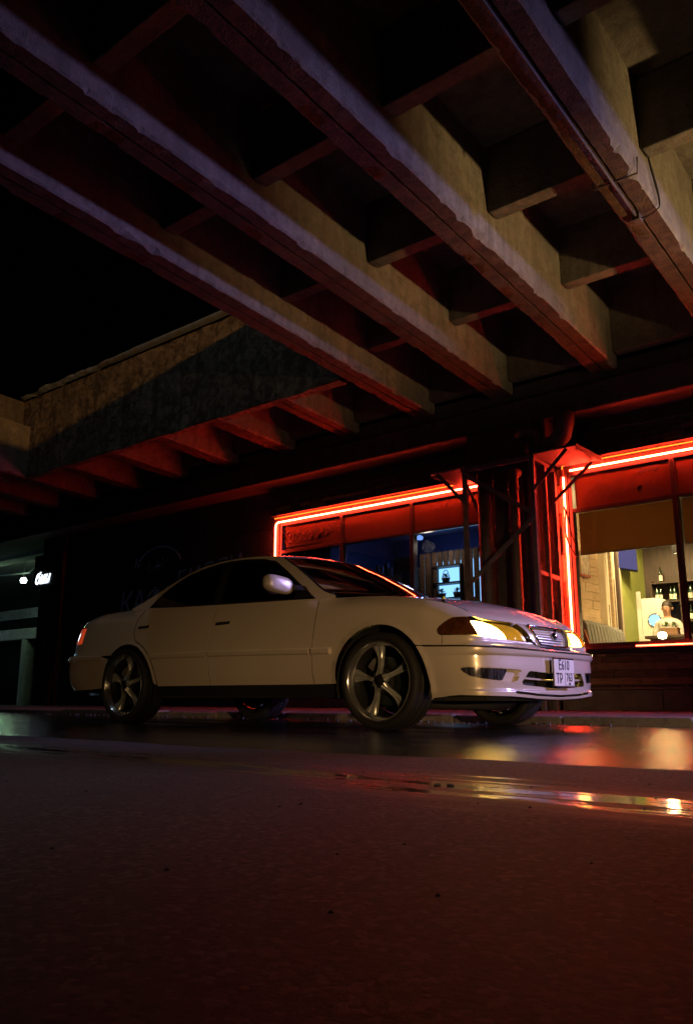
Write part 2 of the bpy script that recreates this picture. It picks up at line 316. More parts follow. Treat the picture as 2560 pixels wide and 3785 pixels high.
M = dict(
    concrete=concrete('weathered_concrete', (.32, .30, .27), (.12, .105, .09), bump=.8, dirt=.35),
    soffit=concrete('darkened_soffit', (.14, .082, .054), (.04, .026, .02), streak=False, bump=1.0, dirt=.6),  # brown soffit colour, darkened to hold down the lilac light there
    concrete_mid=concrete('darkened_concrete', (.20, .18, .16), (.07, .06, .055), bump=.7, dirt=.4),  # slab and cross beams coloured darker so the bays read as shade
    concrete_dirty=concrete('blackened_concrete', (.34, .29, .22), (.028, .023, .019), bump=1.0, dirt=.92),
    concrete_dark=concrete('sooty_concrete', (.11, .105, .10), (.05, .045, .045)),
    road=asphalt('wet_asphalt', True), lane=asphalt('dry_asphalt', False),
    pave=concrete('pavement_slabs', (.13, .125, .12), (.06, .056, .053), streak=False),
    kerb=concrete('kerb_stone', (.22, .205, .19), (.06, .055, .05), streak=False),
    paint=mat('white_car_paint', (.60, .535, .45), .33, .15, coat=1, coat_r=.025, spec=.5, bump=.012, bscale=900, bdist=.001),
    black=mat('black_trim', (.012, .012, .013), .45, bump=.15, bscale=400, bdist=.001),
    under=mat('underbody', (.01, .01, .01), .8, bump=.4, bscale=30),
    rubber=mat('tyre_rubber', (.010, .010, .011), .6, col2=(.016, .0155, .015), scale=40, bump=.2, bscale=200, bdist=.002),
    chrome=mat('chrome', (.82, .82, .84), .08, 1, col2=(.7, .7, .72), scale=30),
    lip=mat('polished_rim_lip', (.70, .71, .70), .17, .92, col2=(.60, .61, .60), scale=20), insert=mat('bright_trim', (.85, .84, .80), .3, .25),
    gun=mat('gunmetal_spokes', (.50, .52, .49), .26, .55, col2=(.32, .34, .32), scale=25),
    disc=mat('brake_disc', (.05, .06, .06), .4, .7, col2=(.03, .035, .035), scale=40),
    steel=mat('painted_steel', (.15, .145, .14), .55, 0, col2=(.09, .078, .07), scale=9, bump=.2, bscale=50, bdist=.003),
    steel_dark=mat('dark_steel', (.04, .04, .042), .6, .1, col2=(.09, .07, .06), scale=8, bump=.2, bscale=60, bdist=.003),
    pipe=mat('tarnished_pipe', (.12, .11, .105), .6, .3, col2=(.12, .09, .08), scale=10, bump=.25, bscale=30, bdist=.004),
    zinc=mat('galvanised_sheet', (.45, .66, .88), .24, .6, col2=(.4, .43, .46), scale=6, bump=.3, bscale=12, bdist=.01),  # bluish base colour carries the cold glint on the flashing
    frame=mat('dark_window_frame', (.018, .017, .018), .4),
    wood=mat('reclaimed_plank', (.26, .15, .085), .62, col2=(.13, .07, .042), scale=7, stretch=(1, 1, 6), rand=.55, bump=.35, bscale=20, bstretch=(1.5, 1.5, 18), bdist=.004),
    woodlt=mat('pale_plank', (.46, .36, .24), .6, col2=(.36, .26, .16), scale=5, stretch=(1, 1, 5), rand=.18, bump=.2, bscale=18, bstretch=(1, 1, 10), bdist=.003),
    wooddk=mat('dark_board', (.07, .045, .03), .6, col2=(.035, .022, .016), scale=5, stretch=(4, 4, .6), rand=.3, bump=.2, bscale=18, bdist=.003),
    slatlt=mat('cream_slat', (.62, .56, .44), .5, col2=(.52, .45, .33), scale=4, stretch=(4, 4, .5), rand=.12),
    navy=mat('navy_shutter', (.020, .024, .034), .5, col2=(.013, .015, .022), scale=3, bump=.2, bscale=30, bdist=.004),
    plinth=mat('grey_plinth', (.17, .155, .145), .75, col2=(.10, .09, .085), scale=5, bump=.4, bscale=40, bdist=.006),
    green=mat('green_wall', (.32, .36, .09), .7, col2=(.26, .30, .07), scale=3, bump=.1, bscale=40),
    ceil=mat('dark_ceiling', (.10, .09, .075), .8, col2=(.06, .055, .05), scale=3),
    white=mat('white_paint', (.78, .77, .73), .5, col2=(.7, .69, .65), scale=3),
    floor_in=mat('cafe_floor', (.16, .11, .075), .5, col2=(.12, .08, .055), scale=4),
    sofa=mat('grey_upholstery', (.16, .165, .155), .8, col2=(.12, .125, .115), scale=60, bump=.3, bscale=200, bdist=.002),
    maroon=mat('red_brown_board', (.28, .09, .06), .45, col2=(.2, .06, .045), scale=6, stretch=(1, 1, .4)),
    bottle=mat('dark_bottle_glass', (.015, .035, .02), .08, rand=.8, spec=.8),
    paper=mat('bottle_label', (.75, .70, .58), .6, rand=.25),
    leaf=mat('leaf_green', (.06, .14, .035), .5, col2=(.04, .09, .025), scale=30),
    terracotta=mat('dark_pot', (.10, .065, .05), .6, col2=(.07, .045, .035), scale=20),
    skin=mat('skin', (.45, .26, .18), .55), hair=mat('dark_hair', (.03, .02, .016), .6, bump=.4, bscale=120, bdist=.004),
    shirt=mat('white_shirt', (.55, .53, .49), .7, bump=.3, bscale=25, bdist=.01), trousers=mat('dark_trousers', (.03, .03, .035), .8),
    plate=mat('plate_white', (.78, .77, .76), .35, col2=(.73, .72, .71), scale=8), ink=mat('plate_ink', (.012, .012, .014), .4),
    redink=mat('sign_dark_ink', (.05, .012, .008), .6), canvas=mat('picture_print', (.5, .45, .36), .6, col2=(.2, .16, .12), scale=14),
    amber=mat('smoked_amber_lens', (.10, .032, .008), .12, col2=(.045, .016, .006), scale=14, coat=1, spec=.6),
    tailred=mat('red_tail_lens', (.42, .03, .012), .1, col2=(.6, .10, .02), scale=22, coat=1, emit=(1, .09, .02), estr=.55),
    foglens=mat('fog_reflector', (.5, .5, .56), .14, .9, col2=(.12, .11, .14), scale=26, stretch=(2.4, 2.4, .2), stops=(.42, .52)),
    reflect=mat('lamp_reflector', (.70, .58, .22), .3, .25, col2=(.45, .34, .10), scale=16),
    yellow=mat('yellow_plastic', (.75, .72, .06), .35), wire=mat('black_cable', (.012, .012, .012), .5),
    blind=glass('brown_roller_blind', (.5, .35, .2), film=.97, filmcol=(.55, .33, .13), rough=.6, trans=.65),
    tv=emission('television_screen', (.30, .26, .62), .55), neon=emission('red_neon', (1, .036, .014), 185), neon3=emission('sill_neon', (1, .04, .016), 45), neon2=emission('orange_neon', (1, .14, .012), 6),
    bulb=emission('warm_bulb', (1, .78, .42), 30), coldbulb=emission('cold_bulb', (.78, 1, .86), 14), signglow=emission('white_sign_letters', (.74, .86, 1), 3),
    headbulb=emission('low_beam_bulb', (1, .66, .15), 60), panel=emission('lit_window_panel', (.36, .74, 1), 2.4), strip=emission('cold_strip_light', (.30, .50, 1), 1.6), bluestreak=emission('blue_streak_glow', (.10, .16, 1), .55),
    glowrefl=mat('self_lit_reflector', (.5, .36, .08), .3, col2=(.22, .15, .03), scale=24, emit=(1, .50, .06), estr=.5),  # emission painted in for a reflector lit by the bulb
    sidebulb=emission('parking_bulb', (1, .45, .05), 2), ledsign=emission('lilac_light_box', (.72, .62, 1), 1.5), sodium=emission('sodium_lamp', (1, .62, .2), 20),
    dimsign=mat('dim_blue_sign_tube', (.05, .06, .10), .4, emit=(.22, .28, .55), estr=.009), faint_ink=mat('faint_window_lettering', (.085, .047, .024), .8), film_ink=mat('window_lettering', (.018, .008, .005), .7),  # sign tubes carry a faint emission
    pane=glass('window_pane', (.92, .93, .92), wav=.02), pane_blue=glass('window_pane_smoked', (.75, .80, .92), wav=.02),
    film=glass('frosted_film_pane', (.5, .4, .3), film=.93, filmcol=(.13, .075, .036)),
    sideglass=glass('tinted_car_glass', (.006, .006, .008)), screenglass=glass('windscreen_glass', (.045, .04, .045)), lens=glass('clear_lens', (1, .90, .55)),
)
# ---------------------------------------------------------------- car surface functions (car frame: x forward, y left, z up)
def lerp_knots(kn, t):
    if t <= kn[0][0]: return kn[0][1]
    if t >= kn[-1][0]: return kn[-1][1]
    for i in range(len(kn) - 1):
        a, b = kn[i], kn[i + 1]
        if t <= b[0]:
            n = len(kn)
            h = b[0] - a[0]
            d = (b[1] - a[1]) / h
            def slope(k):
                if k == 0 or k == n - 1: return d
                h0 = kn[k][0] - kn[k - 1][0]; h1 = kn[k + 1][0] - kn[k][0]
                d0 = (kn[k][1] - kn[k - 1][1]) / h0; d1 = (kn[k + 1][1] - kn[k][1]) / h1
                if d0 * d1 <= 0: return 0.0
                return (h0 + h1) * 1.0 / (h0 / d1 + h1 / d0) if (h0 / d1 + h1 / d0) else 0.0
            m0, m1 = slope(i), slope(i + 1)
            u = (t - a[0]) / h
            return ((2*u**3 - 3*u*u + 1) * a[1] + (u**3 - 2*u*u + u) * h * m0 +
                    (-2*u**3 + 3*u*u) * b[1] + (u**3 - u*u) * h * m1)
def sstep(t, a, b):
    u = max(0.0, min(1.0, (t - a) / (b - a)))
    return u * u * (3 - 2 * u)
PLAN = [(.90,0),(.887,.3),(.864,.5),(.830,.65),(.787,.75),(.715,.82),(.60,.855),(.45,.868),(0,.8775),(-.7,.8785),(-1.3,.8785),
        (-2.0,.8775),(-2.6,.872),(-3.15,.853),(-3.45,.825),(-3.63,.765),(-3.725,.68),(-3.79,.5),(-3.815,.25),(-3.82,0)]
def _dense(pts, m=24):
    ext = [(pts[0][0], -pts[1][1])] + list(pts) + [(pts[-1][0], -pts[-2][1])]
    out = []
    for i in range(1, len(ext) - 2):
        p0, p1, p2, p3 = ext[i-1:i+3]
        t0 = 0.0
        def dd(a, b): return max(1e-4, math.hypot(a[0]-b[0], a[1]-b[1])) ** .5
        t1 = t0 + dd(p0, p1); t2 = t1 + dd(p1, p2); t3 = t2 + dd(p2, p3)
        for k in range(m):
            t = t1 + (t2 - t1) * k / m
            r = []
            for c in (0, 1):
                A1 = (t1-t)/(t1-t0)*p0[c] + (t-t0)/(t1-t0)*p1[c]
                A2 = (t2-t)/(t2-t1)*p1[c] + (t-t1)/(t2-t1)*p2[c]
                A3 = (t3-t)/(t3-t2)*p2[c] + (t-t2)/(t3-t2)*p3[c]
                B1 = (t2-t)/(t2-t0)*A1 + (t-t0)/(t2-t0)*A2
                B2 = (t3-t)/(t3-t1)*A2 + (t-t1)/(t3-t1)*A3
                r.append((t2-t)/(t2-t1)*B1 + (t-t1)/(t2-t1)*B2)
            out.append(tuple(r))
    out.append(pts[-1])
    return out
_PD = _dense(PLAN)[::-1]                     # rear centre -> front centre
_PS = [0.0]
for _i in range(1, len(_PD)):
    _PS.append(_PS[-1] + math.hypot(_PD[_i][0]-_PD[_i-1][0], _PD[_i][1]-_PD[_i-1][1]))
_ref = min(range(len(_PD)), key=lambda i: abs(_PD[i][0] + 1.3) + (0 if _PD[i][1] > .8 else 9))
_off = -1.3 - _PS[_ref]
_PS = [v + _off for v in _PS]
S_REAR, S_FRONT = _PS[0], _PS[-1]
_KX = None
def _plan_half(s):
    s = max(S_REAR, min(S_FRONT, s))
    lo, hi = 0, len(_PS) - 1
    while hi - lo > 1:
        m = (lo + hi) // 2
        if _PS[m] <= s: lo = m
        else: hi = m
    u = (s - _PS[lo]) / (_PS[hi] - _PS[lo])
    def tan(i):
        a, b = _PD[max(0, i-1)], _PD[min(len(_PD)-1, i+1)]
        l = math.hypot(b[0]-a[0], b[1]-a[1]); return ((b[0]-a[0])/l, (b[1]-a[1])/l)
    x = _PD[lo][0] + u*(_PD[hi][0]-_PD[lo][0]); y = _PD[lo][1] + u*(_PD[hi][1]-_PD[lo][1])
    t0, t1 = tan(lo), tan(hi)
    tx, ty = t0[0]+u*(t1[0]-t0[0]), t0[1]+u*(t1[1]-t0[1])
    if s <= S_REAR + 1e-6: tx, ty = 0, 1
    if s >= S_FRONT - 1e-6: tx, ty = 0, -1
    l = math.hypot(tx, ty)
    return x, y, -ty/l, tx/l                  # outward normal for y>0 half
def plan(s):
    """near side (y<0) for s in [S_REAR,S_FRONT]; wraps to the far side past S_FRONT"""
    if s <= S_FRONT:
        x, y, nx, ny = _plan_half(s); return x, -y, nx, -ny
    x, y, nx, ny = _plan_half(2*S_FRONT - s); return x, y, nx, ny
K_SIDE = [(.15,.085),(.19,.07),(.29,.040),(.36,.018),(.47,.003),(.55,0),(.63,.003),(.72,.010),(.80,.022),(.86,.036),(.90,.050),(.97,.08)]
K_FRONT = [(.15,.10),(.18,.045),(.195,.026),(.21,.02),(.247,.018),(.256,.028),(.30,.024),(.38,.018),(.452,.020),(.466,.006),(.498,0),(.512,.010),(.52,.022),(.56,.030),(.60,.038),(.64,.054),(.67,.076),(.69,.10),(.72,.15),(.80,.3)]
K_REAR = [(.15,.14),(.25,.075),(.30,.035),(.36,.012),(.45,0),(.548,0),(.56,.012),(.575,.03),(.67,.05),(.80,.085),(.88,.12),(.95,.19)]
K_TOP = [(-4.6,.905),(-4.0,.915),(-3.6,.928),(-3.3,.942),(-2.8,.958),(-2.47,.936),(-1.5,.902),(-.5,.873),(-.3,.882),(-.1,.875),(.1,.860),(.3,.832),(.5,.790),(.62,.752),(.72,.712),(.80,.695),(.92,.684),(1.1,.677),(1.3,.672),(1.62,.668)]
def ztop(s):
    if s > S_FRONT: s = 2*S_FRONT - s
    return lerp_knots(K_TOP, s)
ARCH_F = (.058, .292, .372); ARCH_R = (-2.607, .292, .350)
def offset(s, z):
    if s > S_FRONT: s = 2*S_FRONT - s
    wf = sstep(s, .35, .92); wr = 1 - sstep(s, -3.75, -3.15)
    o = lerp_knots(K_SIDE, z) * (1 - wf) * (1 - wr)
    if wf > 0: o += wf * lerp_knots(K_FRONT, z)
    if wr > 0: o += wr * lerp_knots(K_REAR, z)
    wsh = max(sstep(s, -.5, -.25) * (1 - .75*wf), (1 - sstep(s, -2.75, -2.45)) * (1 - .6*wr))
    if wsh > 0:
        d = ztop(s) - z
        if d < .10: o += wsh * .075 * (1 - max(0, d) / .10) ** 2
    if wf > 0 and z > .512:
        o += wf * .055 * (1 - .9*sstep(S_FRONT - s, .55, .9)) * sstep(z, .512, .535) * min(1.0, (S_FRONT - s)/.42)**1.6
    for cx, cz, r in (ARCH_F, ARCH_R):
        d = math.hypot(s - cx, z - cz) - r
        if -.05 < d < .06 and z > cz - .06: o -= .010 * math.exp(-(d / .022) ** 2)
    return o
def P(s, z):
    x, y, nx, ny = plan(s); o = offset(s, z)
    return (x - nx*o, y - ny*o, z)
# greenhouse side skin, near side
def GW(x, z):
    d = z - .88
    return .822 - .30*d - .32*d*d - .035*((x + 1.45)/1.15)**2
def G(x, z): return (x, -GW(x, z), z)
from mathutils import noise as _nz
# ================================================================ ground
g = MB().grid(1, 1, lambda u, v: (-160+300*u, -120+260*v, -.03)).build('ground', M['concrete_dark']); tag(g, kind='structure')
g = MB().grid(1, 1, lambda u, v: (-70+110*u, -14+20.3*v, 0)).build('road', M['road']); tag(g, kind='structure')
def lane_edge(x): return 2.36 + .05*math.sin(x*.9+1) + .022*math.sin(x*3.1) + .012*math.sin(x*7.7+.4) + .005*math.sin(x*23)
m = MB(); N = 700; xs = [-24 + 36*i/N for i in range(N+1)]
vs = [(x, -12, .014) for x in xs] + [(x, lane_edge(x)-.035, .014) for x in xs] + [(x, lane_edge(x), .002) for x in xs]
fs = [(i, i+1, N+2+i, N+1+i) for i in range(N)] + [(N+1+i, N+2+i, 2*N+3+i, 2*N+2+i) for i in range(N)]
m.add(vs, fs); tag(m.build('asphalt_lane', M['lane']), kind='structure')
side = MB().box((-40, 6.42, -.02), (8, 10.02, .055)).build('sidewalk', M['pave']); tag(side, kind='structure')
kb = None
for i in range(26):
    x0 = -19 + i*1.0; dz = random.uniform(-.012, .012); dy = random.uniform(-.012, .015); tw = random.uniform(-.012, .012)
    k = MB().box((x0+.006, 6.24+dy, -.03), (x0+.994, 6.415+dy*.3, .062+dz)).build('kerb_stone', M['kerb'], side, bevel=.018)
# broken bits and grit along the gutter, and the few stones on the lane
m = MB()
for i in range(300):
    x = random.uniform(-17, 2); y = 6.2 - abs(random.gauss(0, .10)); r = random.uniform(.004, .014)
    vs = [(x+r*random.uniform(.6, 1.2)*a, y+r*random.uniform(.6, 1.2)*b, r*.5+r*.7*c) for a, b, c in ((-1,-1,-1),(1,-1,-1),(1,1,-1),(-1,1,-1),(-.6,-.6,1),(.6,-.6,1),(.6,.6,1),(-.6,.6,1))]
    m.add(vs, [(3,2,1,0),(4,5,6,7),(0,1,5,4),(1,2,6,5),(2,3,7,6),(3,0,4,7)])
tag(m.build('gutter_grit', M['concrete_dark']), 'loose grit and broken stone bits along the foot of the kerb', 'grit', kind='stuff')
m = MB()
for i in range(260):
    x = random.uniform(-7, 1.2); y = random.uniform(.55, 2.3); r = random.uniform(.001, .0032)
    m.add([(x-r, y-r, .014), (x+r, y-r, .014), (x+r, y+r, .014), (x-r, y+r, .014), (x, y, .014+r*1.1)], [(0,1,4),(1,2,4),(2,3,4),(3,0,4)])
tag(m.build('lane_grit', M['under']), 'fine grit scattered over the dry lane', 'grit', kind='stuff')
def pebble(x, y, r, mt, label):
    p = MB().lathe([(0, 0), (r*.8, r*.1), (r, r*.45), (r*.7, r*.85), (0, r)], n=9).build('pebble', mt, None, smooth=True)
    p.data.transform(Matrix.Scale(1.5, 4, (1, 0, 0))); p.location = (x, y, .013); p.rotation_euler = (0, .1, random.random()*3); tag(p, label, 'stone')
pebble(-1.06, 1.585, .007, M['kerb'], 'pale pebble at the edge of the puddle')
pebble(-1.035, 1.597, .006, M['concrete_dark'], 'dark pebble beside the pale one at the puddle edge')
# ================================================================ overpass: girders, cross beams, slab, fascia, pier cap
SL = -.05; SK = -.035
def gz(y): return 4.15 + SL*(y-9.5)
def gx(xe, y): return xe + SK*(y-9.5)
op = thing('overpass', 'weathered concrete overpass of parallel girders above the car', 'bridge', (-8, 8, 0))
rng = random.Random(3)
def girder(xe, y0, y1, w=.33, depth=1.0, mt='concrete', rough=1.0):
    """T-beam with a groove along its soffit and broken lower arrises"""
    n = max(8, int((y1-y0)/.03)); m = MB(); sec = []
    ph = rng.random()*9
    for i in range(n+1):
        y = y0 + (y1-y0)*i/n; cx = gx(xe, y); z = gz(y)
        j = lambda k, a: a*rough*(math.sin(y*11*k+ph*k)*.5+math.sin(y*23.7*k+ph*3)*.35+(rng.random()-.5)*.9)
        nz_ = _nz.noise(Vector((y*5.5, ph, xe))); nf_ = _nz.noise(Vector((y*21, ph, xe)))
        spall = max(0, nz_+.35*nf_-.12)*.075*rough
        spl2 = max(0, _nz.noise(Vector((y*4.5, ph+5, xe)))+.35*nf_-.15)*.07*rough
        c = .018
        h = w/2
        sec.append([(cx-h+j(1,.004), y, z+depth), (cx-h+j(1.3,.003), y, z+c+spl2*.7), (cx-h+c+spl2, y, z+j(.7,.003)), (cx-.012+j(1.7,.004), y, z+j(1.1,.002)), (cx-.007, y, z+.035),
                    (cx+.007, y, z+.035), (cx+.012+j(2,.004), y, z+j(.9,.002)), (cx+h-c-spall, y, z+j(1.2,.003)), (cx+h+j(.8,.003), y, z+c+spall*.8), (cx+h+j(1,.003), y, z+depth)])
    k = len(sec[0]); vs = [p for s in sec for p in s]
    fs = [(i*k+a, i*k+a+1, (i+1)*k+a+1, (i+1)*k+a) for i in range(n) for a in range(k-1)]
    fs += [tuple(range(k-1, -1, -1)), tuple(n*k+a for a in range(k))]
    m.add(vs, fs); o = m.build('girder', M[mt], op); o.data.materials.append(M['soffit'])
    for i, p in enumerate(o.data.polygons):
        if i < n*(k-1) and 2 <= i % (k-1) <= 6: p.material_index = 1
    return auto_smooth(o, 40)
MAIN = [.62, -.86, -2.30, -3.74, -5.17, -6.42]
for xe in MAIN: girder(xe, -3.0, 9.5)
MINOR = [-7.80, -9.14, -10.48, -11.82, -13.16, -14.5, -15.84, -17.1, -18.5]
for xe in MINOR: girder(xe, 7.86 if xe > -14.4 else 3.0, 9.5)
def diaphragm(xa, xb, yc, zb=4.62, t=.16):
    """cross beam between two girders, lower corners haunched"""
    x0, x1 = gx(xa, yc)+.165, gx(xb, yc)-.165
    poly = [(x0, zb), (x1, zb), (x1, 5.3), (x0, 5.3)]
    poly = [(x0, zb+.03), (x0+.03, zb), (x1-.03, zb), (x1, zb+.03), (x1, 5.3), (x0, 5.3)]
    return MB().prism(poly, yc-t/2, yc+t/2).build('cross_beam', M['concrete_mid'], op, bevel=.01)
allx = sorted(MAIN)
for a, b in zip(allx, allx[1:]):
    for yc in (-2.14, -.46, 1.22, 2.90, 4.58, 6.30, 7.95): diaphragm(a, b, yc, 4.62 + SL*(yc-6.3)*.5)
full = sorted(MAIN + MINOR)
for a, b in zip(full, full[1:]): diaphragm(a, b, 9.42, 4.30, .14)
# slabs: each deck section follows the girders
def slab(x0, x1, y0, y1, z0=5.18, t=.55):
    f = lambda x, y, z: (x + SK*(y-9.5), y, z + SL*(y-9.5)*.8)
    vs = [f(x, y, z) for z in (z0, z0+t) for x, y in ((x0, y0), (x1, y0), (x1, y1), (x0, y1))]
    return MB().add(vs, [(3,2,1,0),(4,5,6,7),(0,1,5,4),(1,2,6,5),(2,3,7,6),(3,0,4,7)]).build('deck_slab', M['concrete_mid'], op)
slab(-6.62, 12, -12, 9.7); slab(-14.62, -6.63, 7.95, 9.7); slab(-24, -14.63, -1, 9.7)
# fascia beams along the gap between the two decks: wrinkled, stained faces
def fascia(p0, p1, z0, z1, th, nrm):
    p0, p1 = Vector(p0), Vector(p1); L_ = (p1-p0).length; nu = int(L_/.06); nv = 26; n = Vector(nrm)
    r = random.Random(5)
    def fn(u, v):
        q = p0.lerp(p1, u); a = u*L_; z = z0 + (z1-z0)*v
        d = .016*_nz.noise(Vector((a*3.1, z*3.1, 2)))+.010*_nz.noise(Vector((a*9, z*9, 5)))+.006*(r.random()-.5)
        return (q.x+n.x*d, q.y+n.y*d, z + .02*math.sin(a*5)*(1-v))
    m = MB().grid(nu, nv, fn)
    q = [p0 - n*th, p1 - n*th]
    m.add([(p0.x, p0.y, z0), (p1.x, p1.y, z0), (q[1].x, q[1].y, z0), (q[0].x, q[0].y, z0), (q[0].x, q[0].y, z1), (q[1].x, q[1].y, z1), (p1.x, p1.y, z1), (p0.x, p0.y, z1)],
          [(0,1,2,3),(3,2,5,4),(4,5,6,7)])
    return auto_smooth(m.build('fascia_beam', M['concrete_dirty'], op), 60)
fascia((-14.62, 7.80, 0), (-6.60, 7.80, 0), 4.24, 5.80, .16, (0, -1, 0))
fascia((-14.66, -1, 0), (-14.66, 7.79, 0), 4.24, 5.80, .16, (1, 0, 0))
# pier cap beam over the shop fronts: two stepped courses
cap = MB().box((-40, 9.50, 3.72), (6, 10.6, 4.06)).build('pier_cap', M['concrete_dark'], op, bevel=.02)
MB().box((-40, 9.57, 4.065), (6, 10.6, 4.30)).build('bearing_ledge', M['concrete_dark'], op, bevel=.02)
MB().box((-40, 9.72, 4.305), (6, 10.6, 5.2)).build('end_wall', M['concrete_dark'], op)
# crumpled zinc flashing that curls along the fascia top
m = MB(); n = 150; rows = 7
def flash(u, v):
    x = -14.55 + 7.3*u; amp = .075*max(0, 1-u/.52)**.7 + .006
    a = math.pi*(.12+.95*v); q = Vector((x*2.6, v*1.3, 3)); q2 = Vector((x*7, v*3, 9))
    y = 7.80 - .085*math.sin(a) + amp*_nz.noise(q) + amp*.5*_nz.noise(q2)
    z = 5.805 + .15*v*(1 - .45*(u < .5)*(.5-u)*2) + .03*math.sin(a) + amp*(.2+.8*v)*_nz.noise(q+Vector((0, 0, 7)))
    return (x, y, z)
m.grid(n, rows, flash); fl = m.build('metal_flashing', M['zinc'], None, fix=False); md = fl.modifiers.new('thick', 'SOLIDIFY'); md.thickness = .003
tag(fl, 'crumpled shiny sheet metal strip along the top of the far concrete beam', 'flashing')
# conduit strapped under the rightmost girder
cd = thing('conduit', 'dark steel conduit strapped under the rightmost girder', 'conduit', (-2.1, 4, 4.3))
pth = [(gx(-2.30, y)-.02, y, gz(y)-.024) for y in [1+.4*i for i in range(15)]]
MB().tube(pth, .013, 8).build('pipe', M['steel_dark'], cd, smooth=True)
yb = 6.05; cx = gx(-2.30, yb); zb = gz(yb)
MB().tube([(cx-.19, yb, zb+.10), (cx-.182, yb, zb-.012), (cx+.182, yb, zb-.012), (cx+.19, yb, zb+.13)], .008, 6).build('strap', M['steel_dark'], cd)
ye = 6.62; cx = gx(-2.30, ye)
MB().box((cx-.05, ye-.05, gz(ye)-.06), (cx+.015, ye+.05, gz(ye))).build('junction_box', M['steel_dark'], cd, bevel=.006)
wr = MB()
def bez(a, b, c, d, n=14): return [tuple((1-t)**3*a[i]+3*(1-t)**2*t*b[i]+3*(1-t)*t*t*c[i]+t**3*d[i] for i in range(3)) for t in [k/n for k in range(n+1)]]
p0 = (cx, ye, gz(ye)-.03); p1 = (cx+.185, ye-.04, gz(ye)-.02); p2 = (cx+.19, ye-.25, gz(ye)+.42); p3 = (cx+.75, ye-.1, 4.72)
for o_ in (0, .012): wr.tube(bez(p0, (cx+.08, ye, gz(ye)-.05), (cx+.12, ye-.02, gz(ye)-.04), p1)+bez(p1, (p1[0]+.02+o_, p1[1], p1[2]+.1), (p2[0]+o_, p2[1], p2[2]-.2), p2)[1:]+bez(p2, (p2[0]+.05, p2[1], p2[2]+.1), (p3[0]-.3, p3[1], p3[2]-.02), p3)[1:], .006, 5)
wr.build('cable', M['wire'], cd, smooth=True)
# ================================================================ cafe building (facade plane y = 10)
FY = 10.0
cafe = thing('cafe_building', 'dark cafe front with wood cladding and two red neon framed windows', 'building', (-8, FY, 0))
LW = (-9.80, -5.82, .82, 3.12); RW = (-4.55, -1.85, .82, 3.10)     # window openings x0 x1 z0 z1
def wall(x0, x1, z0, z1, mt, y0=FY, y1=FY+.22, name='wall_panel', bevel=0): return MB().box((x0, y0, z0), (x1, y1, z1)).build(name, M[mt], cafe, bevel=bevel)
wall(-15.5, LW[0]-.12, .06, 3.40, 'navy')
for i in range(1, 9): wall(-15.5, LW[0]-.14, .06+.37*i-.006, .06+.37*i+.006, 'navy', FY-.008, FY, 'shutter_rib')
wall(LW[0]-.12, LW[0], .06, 3.40, 'steel_dark'); wall(LW[0], LW[1], .06, LW[2], 'steel_dark'); wall(LW[0], LW[1], LW[3], 3.40, 'steel_dark')
wall(LW[1], RW[0]-.14, .06, 3.40, 'concrete_dark'); wall(RW[0]-.14, RW[0], .30, 3.40, 'steel_dark')
wall(RW[0], 3, .30, RW[2], 'steel_dark'); wall(RW[0], 3, RW[3], 3.40, 'steel_dark'); wall(RW[1], 3, RW[2], RW[3], 'steel_dark')
wall(-16.3, 3, 3.40, 3.72, 'steel_dark', FY+.03)
# plinth slabs under the right window
x = RW[0]-.14
while x < 1.5: MB().box((x+.004, FY-.10, .055), (x+1.196, FY-.001, .30)).build('plinth_slab', M['plinth'], cafe, bevel=.008); x += 1.2
MB().box((RW[0]-.14, FY-.12, .305), (1.5, FY-.001, .325)).build('plinth_ledge', M['steel'], cafe, bevel=.004)
for x in (-3.95, -3.2): MB().box((x-.012, FY-.125, .30), (x+.012, FY-.119, .37)).build('ledge_bracket', M['steel'], cafe)
# reclaimed planks: each board its own piece
rp = random.Random(11)
def planks(x0, x1, z0, z1, h, lmin, lmax, y=FY, mats=('wood',), vertical=False, drop=0):
    a = z0 if not vertical else x0
    while a < (z1 if not vertical else x1) - .01:
        hh = min(h*rp.uniform(.8, 1.2), (z1 if not vertical else x1) - a)
        b = (x0 if not vertical else z0) - rp.uniform(0, .2)*0
        end = x1 if not vertical else z1
        while b < end - .02:
            l = min(rp.uniform(lmin, lmax), end - b); d = rp.uniform(.008, .034)
            if rp.random() >= drop:
                bb = ((b+.002, y-d, a+.002), (b+l-.002, y-.001, a+hh-.002)) if not vertical else ((a+.002, y-d, b+.002), (a+hh-.002, y-.001, b+l-.002))
                MB().box(*bb).build('plank', M[rp.choice(mats)], cafe, bevel=.003)
            b += l
        a += hh
planks(RW[0]-.14, -1.4, .36, RW[2]-.09, .085, .10, .75)
planks(RW[0]-.14, RW[0]-.03, .36, 3.16, .05, .12, .6, mats=('wood', 'woodlt'), vertical=True)
planks(RW[0]+.2, -1.6, 3.24, 3.44, .065, .10, .6, FY+.0, ('wood', 'wooddk'))
planks(LW[0]-.05, LW[1]-.2, 3.22, 3.42, .065, .10, .6, FY+.0, ('wood', 'wooddk'))
